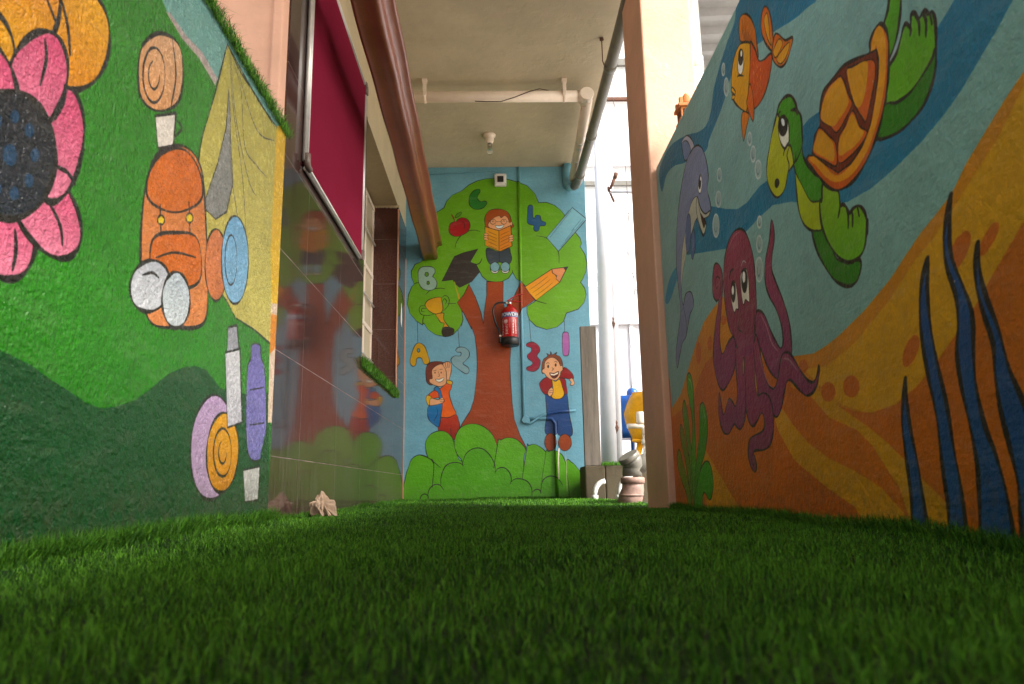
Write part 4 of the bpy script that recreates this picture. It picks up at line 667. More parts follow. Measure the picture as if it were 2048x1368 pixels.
# polished granite tiles, joints follow height and run along the wall
def granite(name, ax, d0='2b1c1b', d1='40302e'):
    m=N(name); sp=m.n('SeparateXYZ',{0:m.co})
    fz=m.math('ABSOLUTE',m.math('SUBTRACT',m.math('FRACT',m.math('MULTIPLY_ADD',sp.outputs[2],1/.365,.5-.225/.365)),.5))
    fy=m.math('ABSOLUTE',m.math('SUBTRACT',m.math('FRACT',m.math('MULTIPLY_ADD',sp.outputs[ax],1/.632,.5-2.836/.632)),.5))
    g=m.math('MAXIMUM',m.math('LESS_THAN',fz,.0035),m.math('LESS_THAN',fy,.0016))
    sk=m.n('TexVoronoi',{'Vector':m.co,'Scale':260.0}).outputs['Color']; s2=m.noise(90,3,.7)
    c=m.mix(m.ramp(s2,.35,.65),lin(d0),lin(d1)); c=m.mix(m.math('MULTIPLY',m.ramp(sk,.75,.95),.5),c,lin('7a625c'))
    # tile to tile tint
    cell=m.n('TexWhiteNoise',{'Vector':m.n('CombineXYZ',{0:m.math('FLOOR',m.math('MULTIPLY_ADD',sp.outputs[ax],1/.632,1-2.836/.632)),1:m.math('FLOOR',m.math('MULTIPLY_ADD',sp.outputs[2],1/.365,1-.225/.365))}).outputs[0]},noise_dimensions='2D').outputs[0]
    c=m.mix(m.math('MULTIPLY',cell,.3),c,lin('4e3029'))
    # dried water marks and cement haze low on the wall
    st=m.n('Mapping',{'Vector':m.co,'Scale':(40,40,3.5)}).outputs[0]; sn=m.noise(1.6,5,.75,st)
    low=m.n('MapRange',{0:sp.outputs[2],1:.05,2:.75,3:1.0,4:.12}).outputs[0]
    film=m.math('MULTIPLY',m.ramp(sn,.46,.8),low); c=m.mix(m.math('MULTIPLY',film,.42),c,lin('857d79'))
    dr=m.ramp(m.noise(5,4,.7,m.n('Mapping',{'Vector':m.co,'Scale':(30,30,2.0)}).outputs[0]),.70,.735); dr=m.math('MULTIPLY',dr,m.n('MapRange',{0:sp.outputs[2],1:.0,2:.22,3:1.0,4:.0}).outputs[0])
    c=m.mix(m.math('MULTIPLY',dr,.6),c,lin('c9c2ba')); c=m.mix(m.math('MULTIPLY',g,m.math('MULTIPLY',m.ramp(m.noise(7,4),.4,.7),.75)),c,lin('988a84'))
    r=m.math('ADD',m.math('MULTIPLY',film,.16),m.math('MULTIPLY_ADD',g,.5,.055))
    m.set(color=c,rough=m.math('ADD',r,m.math('MULTIPLY',m.ramp(m.noise(6,5,.7),.4,.7),.035)),normal=m.bump(m.noise(4,2),.05,.01,m.bump(g,-.4,.002))); m.b.inputs['IOR'].default_value=1.52; return m.m
M['granite']=granite('polished_granite_tiles',1); M['granite_jamb']=granite('granite_jamb_tiles',0,'3c1d1a','55302a')
# grass
def grass_mat(name, dark, light):
    m=N(name); at=m.n('Attribute',attribute_name='tint').outputs['Color']; c=m.mix(at,lin(dark),lin(light))
    m.set(color=c,rough=.55,spec=.25); m.b.inputs['Sheen Weight'].default_value=.0
    tr=m.n('BsdfTranslucent',{0:c}).outputs[0]; mx=m.n('MixShader',{0:.25,1:m.b.outputs[0],2:tr}).outputs[0]
    m.t.links.new(mx,m.t.nodes['Material Output'].inputs[0]); return m.m
M['grass']=grass_mat('turf_blades','13400f','78ba34'); M['turf_base']=plain('turf_backing','12240c',.95,0,.3,30)

# ---------------- the setting: ground and walls ----------------
def ground_z(x,y):
    x=np.asarray(x,float); y=np.asarray(y,float)
    z=.004*np.sin(x*5.1+y*2.3)+.003*np.sin(y*7.7-x*3.1)+.002*np.sin(x*17+y*11)
    z=z+.005+.016*np.exp(-((x+.69)/.06)**2)*(y<2.3)+.010*np.exp(-((x-.76)/.05)**2)*(y<3.1)
    z=z-.012*np.exp(-((y-4.45-.06*np.sin(x*4))/.05)**2)+.010*np.exp(-((y-4.2-.06*np.sin(x*4))/.12)**2)
    return z+.006*np.clip(y-3,0,3)/3
xs=np.linspace(-.8,.9,60); ys=np.linspace(-2,6.05,260)
gx,gy=np.meshgrid(xs,ys); gz=ground_z(gx,gy)-.004
gm=MB(); nx=len(xs)
gm.add(np.stack([gx,gy,gz],-1).reshape(-1,3).tolist(),[[j*nx+i,j*nx+i+1,(j+1)*nx+i+1,(j+1)*nx+i] for j in range(len(ys)-1) for i in range(nx-1)],True)
tag(gm.build('turf_ground',M['turf_base']),kind='structure')
g2=MB(); g2.add([(-60,-60,-.045),(60,-60,-.045),(60,80,-.045),(-60,80,-.045)],[[0,1,2,3]]); tag(g2.build('ground',plaster('pale_concrete','b9b0a2',.85,.4,30)),kind='structure')

def build_grass(name, x,y,z, hgt, wid, tint, mat, lean=.85, up=None):
    n=len(x); a=rng.uniform(0,2*np.pi,n); ln=rng.normal(0,lean,n)
    la=rng.uniform(0,2*np.pi,n); dx=np.cos(la)*np.abs(ln); dy=np.sin(la)*np.abs(ln)
    if up is not None: dx=dx+up[0]; dy=dy+up[1]
    wx=np.cos(a)*wid/2; wy=np.sin(a)*wid/2
    V=np.empty((n,5,3)); 
    V[:,0]=np.stack([x-wx,y-wy,z],1); V[:,1]=np.stack([x+wx,y+wy,z],1)
    mx=x+dx*hgt*.35; my=y+dy*hgt*.35; mz=z+hgt*.6
    V[:,2]=np.stack([mx+wx*.8,my+wy*.8,mz],1); V[:,3]=np.stack([mx-wx*.8,my-wy*.8,mz],1)
    V[:,4]=np.stack([x+dx*hgt,y+dy*hgt,z+hgt*np.clip(1-.35*(dx**2+dy**2),.35,1)],1)
    me=bpy.data.meshes.new(name); me.vertices.add(n*5); me.vertices.foreach_set('co',V.reshape(-1).astype(np.float32))
    b=np.arange(n)[:,None]*5; L=np.concatenate([b+0,b+1,b+2,b+3,b+3,b+2,b+4],1).reshape(-1)
    me.loops.add(n*7); me.loops.foreach_set('vertex_index',L.astype(np.int32))
    me.polygons.add(n*2); ls=np.stack([np.arange(n)*7,np.arange(n)*7+4],1).reshape(-1); me.polygons.foreach_set('loop_start',ls.astype(np.int32))
    me.update(calc_edges=True); me.validate()
    at=me.attributes.new('tint','FLOAT_COLOR','POINT'); t=np.repeat(tint,5); c=np.stack([t,t,t,np.ones_like(t)],1); at.data.foreach_set('color',c.reshape(-1).astype(np.float32))
    me.materials.append(mat); o=bpy.data.objects.new(name,me); sc.collection.objects.link(o); return o
X=[];Y=[];Z=[];Hh=[];Wd=[];T=[]
for (y0,y1,den,wd,hm) in ((-1.6,-.15,4000,.003,0.016),(-.15,.9,85000,.0010,0.015),(.9,1.9,60000,.0015,0.015),(1.9,3.2,34000,.0020,0.016),(3.2,4.6,15000,.0026,0.017),(4.6,5.99,10000,.0034,0.018)):
    x1=.80 if y0>3.1 else .735; x0=-.755 if y0>2.2 else -.685
    n=int((x1-x0)*(y1-y0)*den); x=rng.uniform(x0,x1,n); y=rng.uniform(y0,y1,n)
    if y0<=2.2<y1: k=~((y<2.26)&(x<-.685)); x,y=x[k],y[k]
    k=~((x>.735)&(y<3.55)); x,y=x[k],y[k]
    # tufting rows
    cl=np.sin(x*190+3*np.sin(y*31))*np.sin(y*170+2*np.sin(x*23)); k=rng.random(len(x))<(.72+.28*cl); x,y=x[k],y[k]
    n=len(x); patch=.5+.5*np.sin(x*9+2*np.sin(y*5))*np.sin(y*7+1.3)
    X.append(x);Y.append(y);Z.append(ground_z(x,y)-.002);Hh.append(hm*rng.uniform(.55,1.15,n)*(.85+.25*patch));Wd.append(np.full(n,wd)*rng.uniform(.7,1.3,n));T.append(np.where(rng.random(n)<.004,2.2,np.clip(rng.beta(.9,1.5,n)+.2*(patch-.5),0,1)))
# taller rows hugging the walls
for (x0,x1,y0,y1,n,hm,wd) in ((-.688,-.66,.3,2.27,9000,.040,.0016),(.71,.738,.5,3.06,9000,.032,.0016),(-.757,-.73,2.3,5.98,7000,.030,.0025),(-.75,.80,5.95,5.995,3500,.032,.0032)):
    x=rng.uniform(x0,x1,n); y=rng.uniform(y0,y1,n); X.append(x);Y.append(y);Z.append(ground_z(x,y)-.002);Hh.append(hm*rng.uniform(.5,1.15,n));Wd.append(np.full(n,wd));T.append(rng.beta(1.5,2.6,n)*.8)
tag(build_grass('artificial_grass',*[np.concatenate(q) for q in (X,Y,Z,Hh,Wd,T)],M['grass']),kind='stuff',label='dark green artificial grass carpet',cat='grass')

def wall(name,args,mat,label,bevel=.006):
    b=MB(); b.box(*args); return tag(b.build(name,mat,None,bevel),label,'wall')
lw=wall('mural_wall',(-.85,-.69,-2,2.26,-.04,1.285),M['left'],'low green wall with a yellow tent and hills painted on it, turf along its top',.012)
rw=wall('mural_wall',(.74,.90,-2,3.068,-.04,1.527),M['right'],'orange and blue wall painted with a turtle, fish, dolphin and octopus',.012)
bw=wall('mural_wall',(-1.3,.81,6.0,6.16,-.04,3.2),M['back'],'far end wall painted with a big tree, letters and schoolchildren',.006)
# granite clad side wall with a window opening
gw=empty('granite_wall',(-.76,4.2,0),'reflective brown granite tiled wall behind the maroon notice board','wall')
b=MB(); XW=-.76
for y0,y1,z0,z1 in ((2.47,4.07,-.04,2.33),(4.07,5.48,-.04,.82),(5.48,5.995,-.04,2.33)): b.box(-1.3,XW,y0,y1,z0,z1)
# granite mesh built in world space so its joints line up
o=b.build('tile_cladding',M['granite']); o.parent=gw; o.location=-gw.location
b=MB(); b.box(-1.3,XW-.004,2.47,5.995,2.332,3.2); o=b.build('upper_plaster',M['beige']); o.parent=gw; o.location=-gw.location
b=MB(); b.box(-.96,XW-.0015,5.478,5.4795,.83,2.33); o=b.build('jamb_tiles',M['granite_jamb']); o.parent=gw; o.location=-gw.location
b=MB()
b.tube([(XW+.002,5.474+.004*math.sin(i*2),.80+i*.1) for i in range(16)],.006,8); b.build('edge_strip',M['peach_dark'],gw)
b=MB(); b.box(-.775,-.757,5.965,5.996,0,2.05); b.build('corner_strip',M['peach_dark'],gw)
# crumbly plaster along the top of the jamb
b=MB()
for i in range(26):
    x=-.955+i*.0078; s=random.uniform(.004,.012); b.box(x,x+.009,5.474-s*.4,5.479,2.322-s,2.334)
b.build('broken_plaster',M['beige'],gw,.001)

# window: white frame seen edge on in the opening
wn=empty('window',(-.94,4.78,.83),'white painted window frame with bars above the turf sill','window')
b=MB()
for z in (.83,1.28,1.72,2.28): b.box(-.975,-.945,4.07,5.477,z,z+.035)
for y in (4.08,4.42,4.77,5.12,5.44): b.box(-.972,-.948,y,y+.035,.83,2.315)
b.build('frame',M['pvc_cream'],wn,.003)
b=MB()
for z in (1.06,1.5,2.0): b.tube([(-.938,4.07,z),(-.938,5.477,z)],.007,8)
b.build('bar',M['white'],wn)
b=MB(); b.box(-.962,-.958,4.1,5.45,.86,2.3); b.build('pane',plain('drawn_curtain','b5a88e',.7,0,.1,3),wn)
b=MB(); b.box(-1.25,-.978,4.08,5.47,.83,2.31); b.build('opening_back',plain('dark_room','2b2622',.9),wn)

# peach pillars
b=MB(); b.box(-1.25,-.765,2.40,2.469,-.04,3.3); b.box(-.80,-.762,2.385,2.40,-.04,3.3); tag(b.build('pillar',M['peach'],None,.006),'peach plastered pillar rising behind the low green wall','pillar')
b=MB(); b.box(.712,.955,3.07,3.50,-.04,3.3); pr=b.build('pillar',M['peach'],None,.008); tag(pr,'tall peach pillar at the far end of the sea mural wall','pillar')
# ceiling slab
b=MB(); b.box(-1.3,.80,2.47,6.3,2.90,3.05); tag(b.build('ceiling',M['ceil'],None,.006),kind='structure')
# brown glossy rail under the ceiling
def rail(y,dx,dz):
    p=[(-.600,2.062),(-.592,2.050),(-.584,2.052),(-.578,2.058),(-.53,2.060)]
    p+=[(-.505+.03*math.sin(R(t)),2.085-.028*math.cos(R(t))) for t in (-20,0,20,40,60,80,95)]
    p+=[(-.482,2.125),(-.486,2.150),(-.474,2.178),(-.448,2.184),(-.440,2.190),(-.440,2.215),(-.60,2.215)]
    return [(x+dx,y,z+dz) for x,z in p]
b=MB(); rg=[]
for i in range(26):
    t=i/25; y=2.30+(6.0-2.30)*t; rg.append(rail(y,.028*(1-t)-.012*t+.0025*math.sin(i*1.3),.0025*math.sin(i*.9)-.02*t+.01))
b.loft(rg,sm=True); tag(b.build('rail',M['brownpaint']),'glossy brown painted channel running below the ceiling','rail')

# ---------------- notice board ----------------
nb=empty('notice_board',(-.745,3.3,1.37),'maroon felt notice board in an aluminium frame on the granite wall','notice board')
y0,y1,z0,z1=2.70,3.90,1.375,2.43
b=MB(); b.box(-.758,-.742,y0+.01,y1-.01,z0+.01,z1-.01); b.build('felt_panel',M['felt'],nb)
def prof_bar(a,bb,horizontal):
    b=MB(); r=.013
    for k,(q,rr) in enumerate(((-.748,.011),(-.740,.007))): b.tube([(q,)+a,(q,)+bb],rr,12)
    return b
for a,bb in (((y0+.02,z0),(y1-.02,z0)),((y0+.02,z1),(y1-.02,z1)),((y0,z0+.02),(y0,z1-.02)),((y1,z0+.02),(y1,z1-.02))): prof_bar(a,bb,0).build('frame_bar',M['alu'],nb)
for (y,z,sy,sz) in ((y0,z0,1,1),(y1,z0,-1,1),(y1,z1,-1,-1),(y0,z1,1,-1)):
    b=MB(); b.tube([(-.738,y,z+sz*.05),(-.738,y,z+sz*.018),(-.738,y+sy*.006,z+sz*.006),(-.738,y+sy*.018,z),(-.738,y+sy*.040,z)],.013,12); b.build('corner_cap',M['cap'],nb)

# ---------------- turf strips on ledges ----------------
def strip(name,label,fx,n,h,wd,lean,up=None):
    x,y,z=fx(n); tag(build_grass(name,x,y,z,h*rng.uniform(.5,1.2,n),np.full(n,wd),rng.beta(1.5,2.2,n),M['grass'],lean,up),label,'turf strip')
    
def f1(n):
    x=rng.uniform(-.80,-.672,n); y=rng.uniform(.2,2.27,n); return x,y,np.where(x>-.69,1.272+rng.uniform(-.012,.01,n),1.283)
strip('turf_strip','shaggy green turf strip along the top of the low tent mural wall',f1,30000,.032,.0018,.7)
def f2(n):
    x=rng.uniform(-.80,-.735,n); y=rng.uniform(4.05,5.49,n); return x,y,np.where(x>-.76,.785+rng.uniform(0,.04,n),.82)
strip('turf_strip','thin green turf strip on the window sill of the granite wall',f2,12000,.04,.003,.6)
def f3(n):
    x=rng.uniform(.80,2.2,n); y=rng.uniform(5.47,6.5,n); return x,y,np.full(n,.262)
# low ledge behind the pillar
b=MB(); b.box(.812,2.6,5.5,9.2,-.04,.26); b.box(.66,.8105,5.5,5.85,-.04,.26); tag(b.build('ledge',plaster('mossy_plaster','4c432f',.8,.5,40),None,.01),'low brown ledge with turf on its top beyond the pillar','ledge')
strip('turf_strip','green turf covering the low ledge under the white pole',f3,16000,.034,.0035,.7)

# ---------------- pipes and fittings ----------------
def pipe_thing(name,label,parts,cat='pipe'):
    e=empty(name,parts[0][1],label,cat)
    for nm,loc,mb,mat in parts: mb.build(nm,mat,e)
    return e
# cream pipe across the ceiling
yc,zc=4.63,2.79; r=.039
e=empty('drain_pipe',(.06,yc,zc),'cream pipe slung across the ceiling on two clamps, capped at its right end','pipe')
MB().tube([(-.76,yc,zc),(.66,yc,zc)],r,20).build('pipe',M['pvc_cream'],e)
MB().lathe((.66,yc-.045,zc),((.047,.0),(.049,.004),(.049,.02),(.044,.024),(.044,.10),(.041,.12)),20,(0,1,0)).build('end_cap',M['pvc_cream'],e)
MB().tube([(.60,yc,zc),(.69,yc,zc)],.044,20).build('tee',M['pvc_cream'],e)
MB().tube([(.672,yc+.03,zc-.008),(.685,5.2,zc-.03),(.694,5.82,zc-.05),(.696,5.90,zc-.055)],.037,20).build('branch_pipe',M['pvc_cream'],e)
for y in (5.22,5.30,5.52): MB().tube([(.686+(y-5.2)*.012,y,zc-.031-(y-5.2)*.03),(.6862+(y-5.2)*.012,y+.022,zc-.0315-(y-5.2)*.03)],.0395,20).build('coupling_ring',M['white'],e)
for x in (-.475,.495):
    b=MB(); b.tube([(x,yc,zc)]+[(x+.016,yc,zc)],.043,20); b.box(x-.004,x+.020,yc-.055,yc-.035,zc-.01,2.895); b.box(x-.010,x+.026,yc-.06,yc-.03,2.87,2.899)
    b.build('clamp',M['pvc_cream'],e,.002)
# brown cable looped round it
tag(MB().tube([(-.12,yc-.02,zc-.045),(-.05,yc-.03,zc-.055),(.06,yc-.035,zc-.058),(.16,yc-.046,zc-.03),(.26,yc-.05,zc+.01),(.33,yc-.04,zc+.035),(.40,yc,zc+.045)],.0035,6).build('cable',M['cable']),'thin brown cable curling round the cream ceiling pipe','cable')
# grey pipe
e=empty('drain_pipe',(.74,4.7,2.62),'long dark grey pipe running just below the ceiling edge to the blue elbow','pipe')
gp=[(.728,2.6,2.655),(.735,3.6,2.655),(.733,4.7,2.655),(.725,5.75,2.66),(.715,5.86,2.665),(.695,5.905,2.668)]
MB().tube(gp,.0365,20).build('pipe',M['pvc_grey'],e)
for y,x,z in ((4.02,.7345,2.655),(4.93,.7325,2.656),(5.62,.727,2.659)): MB().tube([(x,y,z),(x-.0003,y+.05,z)],.0405,20).build('coupling',M['pvc_grey'],e)
# hook
tag(MB().tube([(.70,4.12,2.895),(.70,4.12,2.74),(.71,4.12,2.70)],.0035,6).lathe((.70,4.12,2.885),((.014,0),(.012,.012)),10).build('hook',M['rust']),'small rusty hook hanging from the ceiling beside the grey pipe','hook')
# painted elbow, conduit, junction and low pipes share the wall's paint
tag(MB().tube([(.652,5.962,2.90),(.652,5.962,2.72),(.654,5.950,2.695),(.665,5.925,2.675),(.70,5.905,2.668)],.040,18).build('pipe_elbow',M['back']),'pipe elbow painted sky blue with the tree mural wall','pipe')
tag(MB().tube([(.226,5.992,2.895),(.226,5.992,1.8),(.227,5.992,.66)],.0125,12).build('conduit',M['back']),'thin vertical conduit painted over with the tree mural','conduit')
b=MB(); b.lathe((.243,6.0,.655),((.034,0),(.034,.022),(.030,.03)),16,(0,-1,0)); b.tube([(.24,5.985,.665),(.40,5.985,.665),(.46,5.985,.66),(.485,5.985,.62),(.487,5.985,.02)],.0125,10)
b.tube([(.235,5.978,.63),(.28,5.978,.625),(.38,5.978,.69),(.52,5.985,.72),(.66,5.985,.73)],.010,8); tag(b.build('conduit',M['back']),'round junction box with low conduits painted over beside the running boy','conduit')
tag(MB().tube([(.50,5.983,.17),(.502,5.983,.35),(.51,5.983,.42)],.006,6).build('conduit',M['pvc_cream']),'short bare cream pipe down the bush at the foot of the tree mural','pipe')
# security camera box
e=empty('security_camera',(.064,5.99,2.76),'small square white security camera box at the top of the tree','camera')
MB().box(.012,.116,5.955,5.998,2.71,2.82).build('housing',M['white'],e,.008)
MB().box(.036,.092,5.946,5.954,2.737,2.793).build('lens_cover',M['black'],e,.012)
b=MB()
for x in (.022,.106):
    for z in (2.72,2.81): MB().lathe((x,5.956,z),((.003,0),(.003,.003)),8,(0,-1,0)).build('screw',M['black'],e)

tag(MB().tube([(-.62,5.996,2.83),(-.2,5.996,2.85),(.0,5.996,2.86),(.05,5.996,2.85),(.058,5.996,2.80)],.004,6).build('cable',M['back']),'thin blue painted cable along the top of the tree mural','cable')
# bulb holder
e=empty('lamp_holder',(-.025,5.40,2.9),'white ceiling lamp holder with a small bare bulb','lamp')
MB().lathe((-.025,5.40,2.899),((.050,0),(.050,-.012),(.036,-.018),(.034,-.05),(.026,-.07),(.022,-.075)),20).build('holder',M['pvc_cream'],e)
MB().lathe((-.025,5.40,2.825),((.018,0),(.018,-.045),(.020,-.05)),16).build('lamp_cap',M['steel'],e)
gl=N('bulb_glass'); gl.set(color=(.9,.9,.85,1),rough=.05,trans=.9)
MB().lathe((-.025,5.40,2.775),((.018,0),(.024,-.012),(.025,-.025),(.018,-.04),(.006,-.046)),16).build('bulb',gl.m,e)
# white sticker plate on the granite
b=MB(); b.add([(-.7575,5.70,1.43),(-.7575,5.76,1.40),(-.7575,5.775,1.47),(-.7575,5.765,1.56),(-.7575,5.73,1.60),(-.7575,5.71,1.52)],[[0,1,2,3,4,5]]); b.add([(-.7595,5.70,1.43),(-.7595,5.76,1.40),(-.7595,5.775,1.47),(-.7595,5.765,1.56),(-.7595,5.73,1.60),(-.7595,5.71,1.52)],[[5,4,3,2,1,0]])
tag(b.build('sticker',M['letter']),'torn white sticker on the granite strip beside the tree mural','sticker')

# ---------------- fire extinguisher ----------------
cx,cy=.124,5.905; zb=1.262
fe=empty('fire_extinguisher',(cx,cy,zb),'red fire extinguisher with black hose hung on the painted tree trunk','fire extinguisher')
MB().lathe((cx,cy,zb),((.060,.03),(.070,.04),(.070,.275),(.067,.295),(.052,.322),(.030,.337),(.024,.34),(.024,.352)),32).build('cylinder',M['red'],fe)
MB().lathe((cx,cy,zb),((.066,0),(.076,.006),(.077,.06),(.072,.068)),32).build('base_skirt',M['black'],fe)
def band(z0,z1,a0,a1,r,mat,name,par):
    b=MB(); n=24; ri=[]
    v=[]; f=[]
    for i in range(n+1):
        a=R(a0+(a1-a0)*i/n)
        for rr,z in ((r,z0),(r,z1)): v.append((cx+math.sin(a)*rr,cy-math.cos(a)*rr,z))
    f=[[2*i,2*i+2,2*i+3,2*i+1] for i in range(n)]; b.add(v,f,True); return b.build(name,mat,par)
lb=band(zb+.235,zb+.275,-100,100,.0706,M['blueband'],'label_band',fe)
def letters(txt,size,zc,a_c,vertical=False,par=None,name='lettering',space=1.0):
    cu=bpy.data.curves.new('t','FONT'); cu.body=txt; cu.size=size; cu.align_x='CENTER'; cu.align_y='CENTER'; cu.space_character=space; cu.offset=size*.012
    if vertical: cu.body='\n'.join(txt); cu.space_line=.82
    t=bpy.data.objects.new('t',cu); sc.collection.objects.link(t); dg=bpy.context.evaluated_depsgraph_get()
    me=bpy.data.meshes.new_from_object(t.evaluated_get(dg)); bpy.data.objects.remove(t)
    r=.0712
    for v in me.vertices:
        a=R(a_c)+v.co.x/r; z=zc+v.co.y; v.co=Vector((cx+math.sin(a)*r,cy-math.cos(a)*r,z))-base(par)
    me.materials.clear(); me.materials.append(M['letter']); o=bpy.data.objects.new(name,me); sc.collection.objects.link(o); o.parent=par; return o
letters('POWDER',.042,zb+.255,4,False,lb)
letters('SAFETYOR',.022,zb+.155,-55,True,fe)
# label panel of small white print (illegible in the photograph): short bars
pm=M['letter']
b=MB(); n=0
for (a0,z,wid,hh) in [(-30,.205,.030,.004),(-30,.197,.034,.004),(-30,.189,.030,.004),(-28,.181,.022,.003)]+[(22,.20-k*.013,.010,.006) for k in range(9)]+[(42,.205-k*.011,.009,.005) for k in range(11)]+[(-22,.165-k*.012,.024-.004*(k%3),.0018) for k in range(7)]:
    v=[]
    for i in range(4):
        a=R(a0)+(-wid/2+wid*i/3)/.0709
        for zz in (z,z+hh): v.append((cx+math.sin(a)*.0709,cy-math.cos(a)*.0709,zb+zz))
    b.add(v,[[2*i,2*i+2,2*i+3,2*i+1] for i in range(3)],True)
b.build('small_print',pm,fe)
MB().lathe((cx,cy,zb+.35),((.018,0),(.018,.028),(.012,.034)),16).box(cx-.03,cx,cy-.01,cy+.01,zb+.36,zb+.375).build('valve',M['steel'],fe)
b=MB(); b.box(-.012,.105,-.009,.009,-.004,.004,Matrix.Translation((cx,cy,zb+.385))@Matrix.Rotation(R(4),4,'Y')); b.build('lower_handle',M['redpl'],fe,.002)
b=MB(); b.box(-.02,.085,-.009,.009,-.004,.004,Matrix.Translation((cx-.005,cy,zb+.395))@Matrix.Rotation(R(-32),4,'Y')); b.box(.0,.05,-.009,.009,-.004,.004,Matrix.Translation((cx+.066,cy,zb+.438))@Matrix.Rotation(R(-5),4,'Y')); b.build('squeeze_lever',M['redpl'],fe,.002)
h=[(cx-.028,cy,zb+.368),(cx-.06,cy-.005,zb+.372),(cx-.105,cy-.01,zb+.365),(cx-.132,cy-.01,zb+.335),(cx-.138,cy-.01,zb+.29),(cx-.13,cy-.01,zb+.235),(cx-.112,cy-.01,zb+.18),(cx-.092,cy-.015,zb+.13),(cx-.082,cy-.02,zb+.075)]
hs=smooth(np.array(h),False,5); MB().tube([tuple(p) for p in hs],.0085,10).build('hose',M['black'],fe)
MB().lathe((cx-.082,cy-.02,zb+.02),((.007,0),(.014,.005),(.011,.05),(.010,.055)),12).build('nozzle',M['black'],fe)
MB().lathe((cx-.082,cy-.02,zb+.075),((.0105,0),(.0105,.014)),12).build('hose_ferrule',M['pvc_cream'],fe)
MB().box(cx-.03,cx+.03,5.975,5.999,zb+.20,zb+.30).box(cx-.008,cx+.008,5.96,5.98,zb+.22,zb+.37).build('wall_bracket',M['black'],fe)

# ---------------- things beyond the pillar ----------------
b=MB(); b.box(.668,.792,5.555,5.60,.262,1.345); tag(b.build('plank',M['board'],None,.004),'weathered grey plank standing upright on the ledge against the mural wall','plank')
e=empty('metal_pole',(1.02,6.55,.26),'tall white painted pole with rusty clamps beyond the end wall','pole')
MB().tube([(1.005,6.55,.26),(1.03,6.55,1.8),(1.055,6.55,3.7)],[.072,.067,.062],20).build('pole',M['white_metal'],e)
MB().tube([(1.10,6.62,.26),(1.118,6.62,1.8),(1.135,6.62,3.7)],.040,14).build('thin_pole',M['white_metal'],e)
for x,z in ((1.085,1.58),(1.075,.62)): MB().lathe((x,6.535,z-.05),((.006,0),(.022,.03),(.03,.055),(.016,.08),(.020,.10),(.004,.13)),7).build('rust_patch',M['rust'],e)
MB().tube([(1.12,6.5,2.90),(1.17,6.48,3.02)],[.014,.017],8).tube([(1.10,6.52,2.93),(1.15,6.5,2.77)],.012,8).tube([(1.165,6.48,3.0),(1.18,6.475,3.05)],.02,8).build('clamp',M['rust'],e)
MB().tube([(1.12,6.48,2.86),(2.6,6.40,2.80)],.014,8).build('stay_bar',M['white_metal'],e)
wp=smooth(np.array([(1.16,6.45,3.9),(1.25,6.45,3.4),(1.27,6.45,2.95),(1.27,6.45,2.5),(1.25,6.45,2.2),(1.30,6.45,1.9),(1.22,6.45,1.5),(1.26,6.45,1.15),(1.21,6.45,.95),(1.13,6.45,.72)]),False,6)
tag(MB().tube([tuple(p) for p in wp],.0025,6).build('wire',M['cable']),'thin wire dangling beside the white pole','wire')
# perimeter: white profiled sheet, translucent sheets above, rails
fence=empty('sheet_fence',(2.2,8.9,.26),'white profiled metal sheet fence behind the pole','fence')
b=MB(); pts=[]
x=.2
while x<5.5:
    pts += [(x,8.9),(x+.23,8.9),(x+.25,8.87),(x+.29,8.87),(x+.31,8.9)]; x+=.31
b.loft([[(px,py,.2) for px,py in pts],[(px,py,2.12) for px,py in pts]],closed=False,caps=False); b.build('sheet',M['white_metal'],fence)
b=MB(); b.box(.2,5.5,8.84,8.92,2.10,2.16); b.build('top_rail',M['white_metal'],fence)
tr=N('translucent_sheet'); tr.set(color=(.9,.9,.9,1),rough=.4)
tl=tr.n('BsdfTranslucent',{0:(.95,.95,.95,1)}).outputs[0]; tp=tr.n('BsdfTransparent',{0:(1,1,1,1)}).outputs[0]
x1=tr.n('MixShader',{0:.08,1:tl,2:tp}).outputs[0]; x2=tr.n('MixShader',{0:.5,1:x1,2:tr.b.outputs[0]}).outputs[0]; tr.t.links.new(x2,tr.t.nodes['Material Output'].inputs[0])
sh=empty('translucent_screen',(2.2,9.0,2.2),'bright translucent sheets on grey rails above the white fence','screen')
b=MB(); b.box(.2,5.5,9.0,9.006,2.17,7.5); b.build('sheet',tr.m,sh)
for z,t in ((2.62,.010),(2.80,.010),(3.12,.008),(3.62,.008),(4.03,.03),(4.30,.03),(5.25,.02),(5.8,.05)):
    MB().box(.2,5.5,8.93,8.98,z-t,z+t).build('rail',M['pvc_grey'] if z in (4.03,5.8) else M['white_metal'] if z!=5.25 else M['rust'],sh)
# toy chairs
def chair(name,mat,loc,rz,s,label):
    e=empty(name,(0,0,0),label,'chair')
    n=10; out=[]
    def shell(x,z,y): return (x,y,z)
    b=MB(); rg=[]
    for j in range(8):
        t=j/7; z=.26+t*.32; wd=.17+.05*math.sin(t*2.6); row=[]
        for side in (0,1):
            for i in range(n):
                u=-1+2*i/(n-1); u=u if side==0 else -u
                row.append((u*wd*(1-.25*max(0,t-.6)/.4),.16+t*.07-(1-u*u)*(-.03)+(.012 if side else 0),z))
        rg.append(row)
    b.loft(rg,sm=True); b.build('backrest',mat,e)
    b=MB(); b.box(-.18,.18,-.17,.19,.25,.275); b.build('seat',mat,e,.012)
    for x in (-1,1):
        for y in (-1,1): MB().tube([(x*.13,y*.13,.255),(x*.18,y*.19,0)],[.022,.016],10).build('leg',mat,e)
    e.location=loc; e.rotation_euler=(0,0,rz); e.scale=(s,)*3; return e
chair('toy_chair',M['yellow_pl'],(1.66,7.25,.16),R(158),1.45,'yellow plastic child chair near the garden tap')
